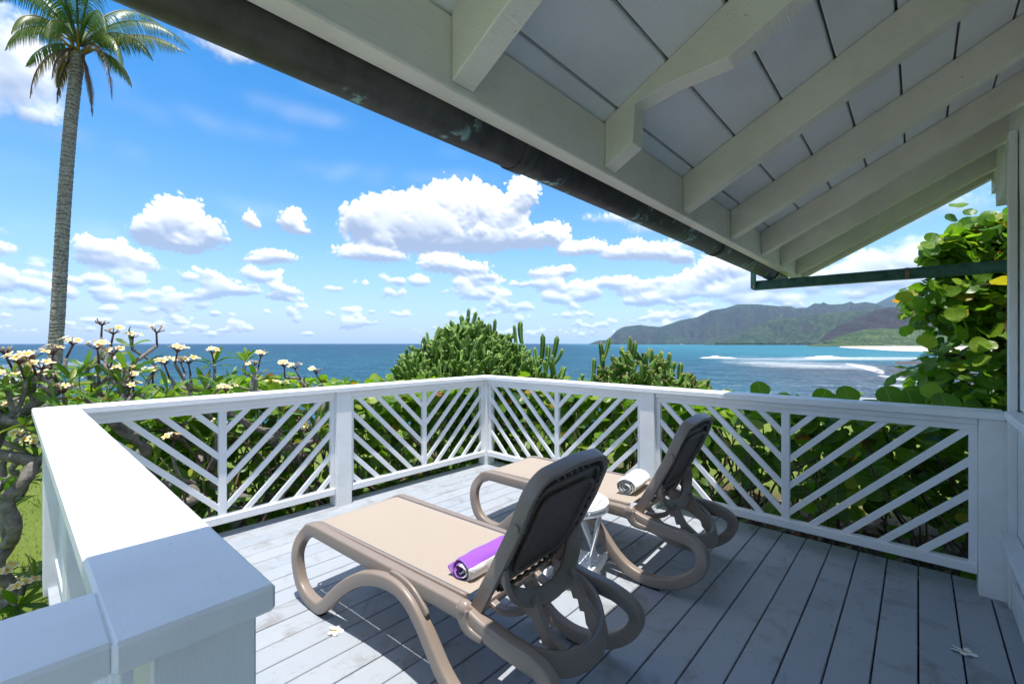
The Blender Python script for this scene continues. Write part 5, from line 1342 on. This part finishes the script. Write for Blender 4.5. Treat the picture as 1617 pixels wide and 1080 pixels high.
gl = t.n('ShaderNodeBsdfGlossy'); gl.inputs['Roughness'].default_value = .28; gl.inputs[0].default_value = (.9, .95, 1, 1); t.l(nrm, gl.inputs['Normal'])
ms = t.n('ShaderNodeMixShader'); t.l(t.math('MULTIPLY_ADD', t.ramp(fi, [(.35, 0), (.65, 1)]), .12, .06), ms.inputs[0]); t.l(df.outputs[0], ms.inputs[1]); t.l(gl.outputs[0], ms.inputs[2])
M_SEA = t.done(ms.outputs[0])
rad = np.concatenate([np.linspace(12, 200, 20), np.geomspace(230, 7600, 22)]); an = np.linspace(0, 2*np.pi, 97)
R_, A_ = np.meshgrid(rad, an, indexing='ij')
sea = grid_mesh('ocean', R_*np.cos(A_), R_*np.sin(A_), np.full_like(R_, WZ), M_SEA, False); tag(sea, kind='structure')

# foam: thin broken sheets lying on the water
t = NT('sea_foam'); g_ = t.n('ShaderNodeNewGeometry'); mp = t.n('ShaderNodeMapping'); t.l(g_.outputs['Position'], mp.inputs[0]); mp.inputs['Rotation'].default_value = (0, 0, math.radians(47)); mp.inputs['Scale'].default_value = (1, .30, 1)
a_ = t.noise(mp.outputs[0], .9, 7, .74, .8); b_ = t.noise(mp.outputs[0], .10, 4, .6); at = t.n('ShaderNodeAttribute', attribute_name='den')
k_ = t.math('ADD', t.math('MULTIPLY', a_, .75), t.math('MULTIPLY', b_, .35)); m_ = t.ramp(t.math('SUBTRACT', t.math('ADD', k_, t.math('MULTIPLY', at.outputs['Fac'], .40)), .68), [(0, 0), (.34, 1)])
fo = t.pbsdf((.80, .83, .84), .7, t.bump(a_, .6, .3), .3); tr = t.n('ShaderNodeBsdfTransparent'); ms = t.n('ShaderNodeMixShader'); t.l(m_, ms.inputs[0]); t.l(tr.outputs[0], ms.inputs[1]); t.l(fo, ms.inputs[2])
M_FOAM = t.done(ms.outputs[0])
M_BREAK = simple('breaker_white', (.82, .85, .86), .6, .06, .5, .8, .4)
def on_water(px, py, z=WZ): d = (H-z)*FPX/(py-HY); a = (px-CX)/FPX; p = d*(FW+a*RT); return p
FOAM = [ # (polyline of (px, py, half height px, density))
  [(1105, 566, .8, .5), (1180, 567, 2.4, .62), (1260, 567, 3.0, .70), (1340, 566.3, 2.6, .72), (1480, 566.3, 2.8, .66), (1560, 567, 2.6, .6)],
  [(1120, 571, 3, .38), (1200, 574, 5, .60), (1280, 577, 6, .62), (1340, 579, 6, .60), (1400, 582, 4, .45)],
  [(1330, 574, 1, .6), (1350, 577, 2.5, .95), (1380, 584, 4, 1.0), (1400, 590, 3.5, .9)],
  [(1380, 592, 2, .5), (1410, 597, 3, .75), (1450, 603, 3, .75), (1500, 606, 3, .6)],
  [(1400, 608, 2, .5), (1440, 612, 2.5, .6), (1500, 618, 3, .6)],
  [(1340, 628, 3, .4), (1385, 634, 5, .75), (1430, 640, 6, .8)],
  [(-40, 578, 3, .45), (40, 580, 4, .6), (110, 576, 4, .55), (190, 574, 3, .5), (250, 575, 2, .3)],
  [(-40, 602, 5, .5), (40, 600, 6, .55), (90, 598, 4, .3)],
  [(130, 585, 1.6, .4), (200, 583, 3, .55), (260, 583, 1.6, .25)],
  [(270, 568, 1, .2), (360, 568, 1.5, .3), (470, 569, 1, .15)],
  [(1150, 563.5, .5, .4), (1200, 562.4, .6, .5)], [(1260, 560.6, .5, .3), (1290, 561, .6, .5)],
]
for li, line in enumerate(FOAM):
    xs = np.array([q[0] for q in line], float); xx = np.linspace(xs[0], xs[-1], 60); yy = np.interp(xx, xs, [q[1] for q in line]); hh = np.interp(xx, xs, [q[2] for q in line]); dn = np.interp(xx, xs, [q[3] for q in line])
    rows = np.linspace(-1, 1, 9); P = np.zeros((60, 9, 2)); D_ = np.zeros((60, 9))
    for i in range(60):
        for j, s_ in enumerate(rows): P[i, j] = on_water(xx[i], max(HY+2, yy[i]+s_*hh[i]*1.5)); D_[i, j] = dn[i]*(1-abs(s_)**2.0)*(min(1, (i+1)/6, (60-i)/6))
    o = grid_mesh('sea_foam', P[..., 0], P[..., 1], np.full((60, 9), WZ+.03+.006*li), M_FOAM, False, {'den': D_}); tag(o, 'white foam streaks on the water', 'foam', kind='stuff')
def breaker(px0, px1, py, hgt_, seed, label):
    n_, m_ = 60, 12; X = np.zeros((n_, m_)); Y = X.copy(); Z = X.copy(); rr_ = np.random.RandomState(seed); bump_ = np.interp(np.arange(n_), np.linspace(0, n_, 12), rr_.uniform(.35, 1, 12))
    for i in range(n_):
        c = on_water(px0+(px1-px0)*i/(n_-1), py); e = math.sin(math.pi*i/(n_-1))**.8*bump_[i]
        d = np.array(FW)
        for j in range(m_):
            s_ = j/(m_-1)*2-1; p = c+d*s_*3.2*(1+.25*rr_.rand()); X[i, j], Y[i, j] = p; Z[i, j] = WZ+.02+hgt_*e*(max(0, 1-s_*s_)**.8)*rr_.uniform(.75, 1.1)
    o = grid_mesh('breaking_wave', X, Y, Z, M_BREAK, True); tag(o, label, 'wave')
breaker(1108, 1160, 565.5, 1.35, 3, 'small white breaker curling at the left end of the reef line')
breaker(1275, 1335, 565.5, 1.5, 5, 'higher white breaker in the middle of the reef line')
# reef shelf and rocks
M_ROCK = simple('reef_rock', (.10, .075, .06), .85, .3, .6, .8, .3)
def reef(px0, px1, py, half, hgt_, seed):
    n_, m_ = 70, 16; xx = np.linspace(px0, px1, n_); X = np.zeros((n_, m_)); Y = X.copy(); Z = X.copy()
    for i in range(n_):
        for j in range(m_):
            s_ = j/(m_-1)*2-1; p = on_water(xx[i], py+s_*half); X[i, j], Y[i, j] = p; e = (1-s_*s_)*min(1, i/8, (n_-1-i)/8); Z[i, j] = e
    nn_ = vnoise(X*.25+900, Y*.25+900, seed, 4); Z = WZ-.5+(hgt_+.5)*Z*(.35+1.0*nn_)
    o = grid_mesh('reef', X, Y, Z, M_ROCK, True); tag(o, kind='structure')
reef(1400, 1560, 573, 3.2, .35, 1); reef(1370, 1500, 586, 1.6, .25, 2); reef(1395, 1540, 594, 2.2, .3, 3); reef(1420, 1560, 609, 2, .3, 4); reef(1330, 1372, 583.5, 1.0, .12, 5); reef(1395, 1450, 607, 1.2, .25, 6)

# mountains --------------------------------------------------
def land_mat(name, veg, veg2, rock, rockamt, sc, bumpd):
    t = NT(name); g_ = t.n('ShaderNodeNewGeometry'); sp = t.n('ShaderNodeSeparateXYZ'); t.l(g_.outputs['Normal'], sp.inputs[0])
    mp = t.n('ShaderNodeMapping'); t.l(g_.outputs['Position'], mp.inputs[0]); v_ = mp.outputs[0]
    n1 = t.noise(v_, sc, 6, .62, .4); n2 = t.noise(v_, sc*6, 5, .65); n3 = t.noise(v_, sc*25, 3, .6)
    c_ = t.mix(t.ramp(n1, [(.38, 0), (.62, 1)]), veg, veg2); c_ = t.mix(t.math('MULTIPLY', t.ramp(n2, [(.43, 0), (.58, 1)]), .85), c_, tuple(k*.38 for k in veg))  # random vegetation tone, its dark patches deepened to paint in gully shade
    ra = t.math('ADD', t.ramp(sp.outputs[2], [(.45, .5), (.80, 0)]), t.math('MULTIPLY', t.math('SUBTRACT', n2, .5), 1.2)); c_ = t.mix(t.ramp(t.math('ADD', ra, rockamt-.5), [(.05, 0), (.40, 1)]), c_, rock)
    return t.done(t.pbsdf(c_, .95, t.bump(t.math('ADD', n2, t.math('MULTIPLY', n3, .5)), .9, bumpd), .1))
def mountain(name, outline, D0, D1, zfoot, seed, mat, gul=.35, prof=1.25, lam=90., step=1.0, back=.35, rough=1.0, Df=None):
    xs = np.array([q[0] for q in outline]); ys = np.array([q[1] for q in outline]); px = np.arange(xs[0], xs[-1]+.1, step); py = np.interp(px, xs, ys)
    py = py+rough*.7*(vnoise(px*.35+seed, px*0+3, seed, 3)-.5)
    ns = 64; s_ = np.concatenate([np.linspace(0, 1, ns), 1+np.linspace(.06, back, 7)])
    a = (px-CX)/FPX; zr = H+D1*(HY-py)/FPX; zr = np.maximum(zr, zfoot+.5)
    A, S_ = np.meshgrid(a, s_, indexing='ij'); ZR = zr[:, None]*np.ones_like(S_)
    Dd = D0+(D1-D0)*S_
    ins = np.clip(S_, 0, 1)
    p_ = np.where(S_ <= 1, ins**prof, 1-(S_-1)*1.1)
    LAT = A*Dd
    warp = 1.5*vnoise(LAT/lam*.5+7, Dd/lam*.35+3, seed+1, 3)
    g1 = vnoise(LAT/lam+warp+20, Dd/lam*.22+20, seed+2, 4, True); g2 = vnoise(LAT/lam*2.7+30, Dd/lam*.8+30, seed+3, 4, True)
    env = np.clip(4*ins*(1-ins), 0, 1)*(S_ <= 1)
    Hh_ = ZR-zfoot
    Z = zfoot+Hh_*p_+Hh_*gul*env*((g1-.62)*.75+(g2-.6)*.30)
    # never rise above the ridge line as seen against the sky
    X, Y = Dd*FW[0]+LAT*RT[0], Dd*FW[1]+LAT*RT[1]
    lim = H+(ZR-H)*(Dd/D1)*.985; Z = np.where(S_ < 1, np.minimum(Z, np.maximum(lim, zfoot)), Z)
    o = grid_mesh(name, X, Y, Z, mat, True); tag(o, kind='structure'); return o
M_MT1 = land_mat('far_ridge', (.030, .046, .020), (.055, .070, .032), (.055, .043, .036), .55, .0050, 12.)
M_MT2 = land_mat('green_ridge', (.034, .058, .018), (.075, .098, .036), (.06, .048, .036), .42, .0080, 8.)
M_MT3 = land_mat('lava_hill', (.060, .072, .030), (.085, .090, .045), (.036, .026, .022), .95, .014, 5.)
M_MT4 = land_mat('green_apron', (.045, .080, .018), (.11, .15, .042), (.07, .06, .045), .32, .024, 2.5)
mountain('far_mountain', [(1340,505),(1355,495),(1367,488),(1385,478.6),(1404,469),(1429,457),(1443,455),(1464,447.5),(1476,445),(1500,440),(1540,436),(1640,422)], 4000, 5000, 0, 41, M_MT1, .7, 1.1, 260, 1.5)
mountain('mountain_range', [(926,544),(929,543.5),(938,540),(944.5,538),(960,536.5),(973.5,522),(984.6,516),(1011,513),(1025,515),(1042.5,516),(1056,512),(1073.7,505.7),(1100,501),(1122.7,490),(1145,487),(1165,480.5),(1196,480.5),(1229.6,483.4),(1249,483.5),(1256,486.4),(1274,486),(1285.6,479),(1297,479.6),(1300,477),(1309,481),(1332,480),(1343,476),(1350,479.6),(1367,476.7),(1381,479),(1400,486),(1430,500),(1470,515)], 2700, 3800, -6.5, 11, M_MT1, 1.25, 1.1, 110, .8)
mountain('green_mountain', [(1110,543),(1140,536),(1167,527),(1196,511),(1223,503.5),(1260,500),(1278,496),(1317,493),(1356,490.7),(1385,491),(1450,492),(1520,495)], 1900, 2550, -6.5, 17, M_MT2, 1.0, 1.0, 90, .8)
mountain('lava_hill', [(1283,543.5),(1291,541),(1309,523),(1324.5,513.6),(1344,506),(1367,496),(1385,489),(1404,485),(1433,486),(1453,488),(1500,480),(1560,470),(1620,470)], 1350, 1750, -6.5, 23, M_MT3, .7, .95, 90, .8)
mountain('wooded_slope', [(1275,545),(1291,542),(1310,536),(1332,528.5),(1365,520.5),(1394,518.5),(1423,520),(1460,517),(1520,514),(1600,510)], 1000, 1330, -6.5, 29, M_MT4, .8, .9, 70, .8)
# low coastal strip with trees and the beach
M_SAND = simple('pale_sand', (.62, .52, .40), .9, .05, .02, .2, .2)
def flat(name, poly_far, poly_near, z, mat):
    n_ = len(poly_far); X = np.zeros((n_, 6)); Y = X.copy(); Z = X.copy()
    for i in range(n_):
        a_, b_ = on_water(*poly_far[i], z=z), on_water(*poly_near[i], z=z)
        for j in range(6): f = j/5; p = a_*(1-f)+b_*f; X[i, j], Y[i, j] = p; Z[i, j] = WZ-.12+(z-WZ+.12)*min(1, (1-f)*2.5)+.2*0
    o = grid_mesh(name, X, Y, Z, mat, True); tag(o, kind='structure'); return o
flat('beach', [(1326,547.0),(1345,546.6),(1380,546.4),(1420,546.4),(1480,546.6),(1600,547)], [(1326,547.3),(1345,548.6),(1380,550.6),(1420,552.8),(1480,554.2),(1600,557)], WZ+1.2, M_SAND)
coast = [(x, 545.2-.3*(x < 1150)) for x in range(945, 1340, 15)]
M_COAST = land_mat('coast_scrub', (.05, .075, .025), (.09, .10, .05), (.20, .16, .12), .55, .03, 1.)
def strip(name, px0, px1, pyn, D_far, z, mat):
    n_ = 80; xx = np.linspace(px0, px1, n_); X = np.zeros((n_, 5)); Y = X.copy(); Z = X.copy()
    for i in range(n_):
        a = (xx[i]-CX)/FPX; d0 = (H-WZ)*FPX/(pyn(xx[i])-HY)
        for j in range(5): d = d0+(D_far-d0)*(j/4)**2; p = d*(FW+a*RT); X[i, j], Y[i, j] = p; Z[i, j] = [WZ-.2, WZ+1.0, z, z, z][j]
    o = grid_mesh(name, X, Y, Z, mat, True); tag(o, kind='structure')
strip('coast', 944, 1600, lambda x: 543.35 + max(0, (x-1000))*.0062 if x < 1330 else 545.4+.004*(x-1330), 2750, WZ+2.2, M_COAST)
# trees along the far shore: clumps of small faces
def far_trees(px0, px1, D, z0, n_, hmin, hmax, seed):
    rnd = random.Random(seed); mb = MB()
    for k in range(n_):
        px = rnd.uniform(px0, px1); a = (px-CX)/FPX; d = D*rnd.uniform(.97, 1.06); p = d*(FW+a*RT); h_ = rnd.uniform(hmin, hmax); w_ = h_*rnd.uniform(.5, .9); tq = rnd.random()
        for q in range(14):
            u_ = Vector((rnd.gauss(0, 1), rnd.gauss(0, 1), rnd.gauss(0, 1))).normalized(); c = Vector((p[0]+u_.x*w_*.5, p[1]+u_.y*w_*.5, z0+h_*(.55+.42*u_.z))); s_ = w_*.36
            e1 = Vector((rnd.gauss(0, 1), rnd.gauss(0, 1), rnd.gauss(0, 1))).normalized()*s_; e2 = u_.cross(e1).normalized()*s_; mb.add([c-e1, c+e2, c+e1, c-e2], [(0, 1, 2, 3)], tint=min(1, max(0, tq+rnd.gauss(0, .2))))
    return mb
t = NT('far_foliage'); at = t.n('ShaderNodeAttribute', attribute_name='tint'); M_FARF = t.done(t.pbsdf(t.ramp(at.outputs['Fac'], [(0, (.025, .045, .012)), (1, (.085, .12, .03))]), .8, None, .1))
o = far_trees(1130, 1330, 1600, WZ+1.5, 420, 4, 9, 1).obj('shore_trees', M_FARF); tag(o, 'band of low trees along the far shore', 'trees', kind='stuff')
o = far_trees(1300, 1560, 1150, WZ+1, 520, 4, 11, 2).obj('shore_trees', M_FARF); tag(o, 'trees behind the pale beach', 'trees', kind='stuff')
o = far_trees(960, 1140, 2600, WZ+1.5, 260, 5, 9, 3).obj('shore_trees', M_FARF); tag(o, 'distant trees at the foot of the headland', 'trees', kind='stuff')
# buildings
M_BW = simple('far_white_wall', (.70, .69, .66), .8, .05, .2, 0); M_BROOF = simple('far_roof', (.34, .33, .32), .8, .1, .2, 0); M_BWIN = simple('far_window', (.05, .06, .07), .4, .1, 1, 0)
def far_building(px0, px1, py0, py1, D, label, cat, win=True, roofc=None, grp=None):
    w = (px1-px0)/FPX*D; a = ((px0+px1)/2-CX)/FPX; p = D*(FW+a*RT); z0 = H-(py1-HY)/FPX*D; z1 = H-(py0-HY)/FPX*D; h_ = z1-z0
    th = empty('hotel' if cat == 'hotel' else 'house', (p[0], p[1], z0-3), math.atan2(RT[1], RT[0])); tag(th, label, cat, grp)
    mb = MB(); mb.box((0, 6, (h_+3)/2), (w, 12, h_+3)); mb.obj('walls', M_BW, th)
    mb = MB(); mb.box((0, 6, h_+3+.5), (w+1.6, 13.6, 1.0)); mb.obj('roof', roofc or M_BROOF, th)
    if win:
        n_ = max(2, int(w/5)); fl = max(1, int(h_/2.8))
        for r_ in range(fl):
            for k in range(n_): mb = MB(); mb.box((-w/2+w*(k+.5)/n_, -.02, 3+h_*(r_+.55)/fl), (w/n_*.62, .12, h_/fl*.5)); mb.obj('window', M_BWIN, th)
far_building(1394, 1423, 535.2, 538.6, 1150, 'long white low hotel on the wooded slope, right part', 'hotel', grp=None)
far_building(1369, 1391, 536.4, 539.0, 1170, 'smaller pale hotel wing just left of the long one', 'hotel')
far_building(1385.5, 1390, 534.6, 537, 1190, 'short raised white block between the two hotel wings', 'hotel', False)
far_building(1166, 1169, 541.0, 543.2, 2300, 'lone white house on the far shore below the green ridge', 'house', False)
far_building(1408, 1412, 546.2, 548.2, 800, 'tiny white lifeguard hut standing on the pale beach', 'hut', False, M_BW)
for k, (x, yy_) in enumerate(((1075, 543.4), (1238, 544.3), (1252, 544.6), (1303, 545.0))): far_building(x, x+3, yy_-.9, yy_+.4, 1900, 'tiny pale shore house, %s' % ('leftmost below the headland', 'third from the right of a scattered row', 'second from the right of a scattered row', 'rightmost before the wooded hill')[k], 'house', False)
# air
hz = bpy.data.meshes.new('haze'); zb0, zt0 = -10.5, 900.
mb = MB(); mb.box((0, 0, (zb0+zt0)/2), (2*7700, 2*7700, zt0-zb0)); 
t = NT('air'); vp = t.n('ShaderNodeVolumePrincipled'); vp.inputs['Color'].default_value = (.50, .72, 1, 1); vp.inputs['Density'].default_value = 6.8e-5; vp.inputs['Anisotropy'].default_value = 0.0
t.l(vp.outputs[0], t.out.inputs['Volume']); o = mb.obj('haze', t.m); tag(o, 'thin bluish sea air', 'haze', kind='stuff')
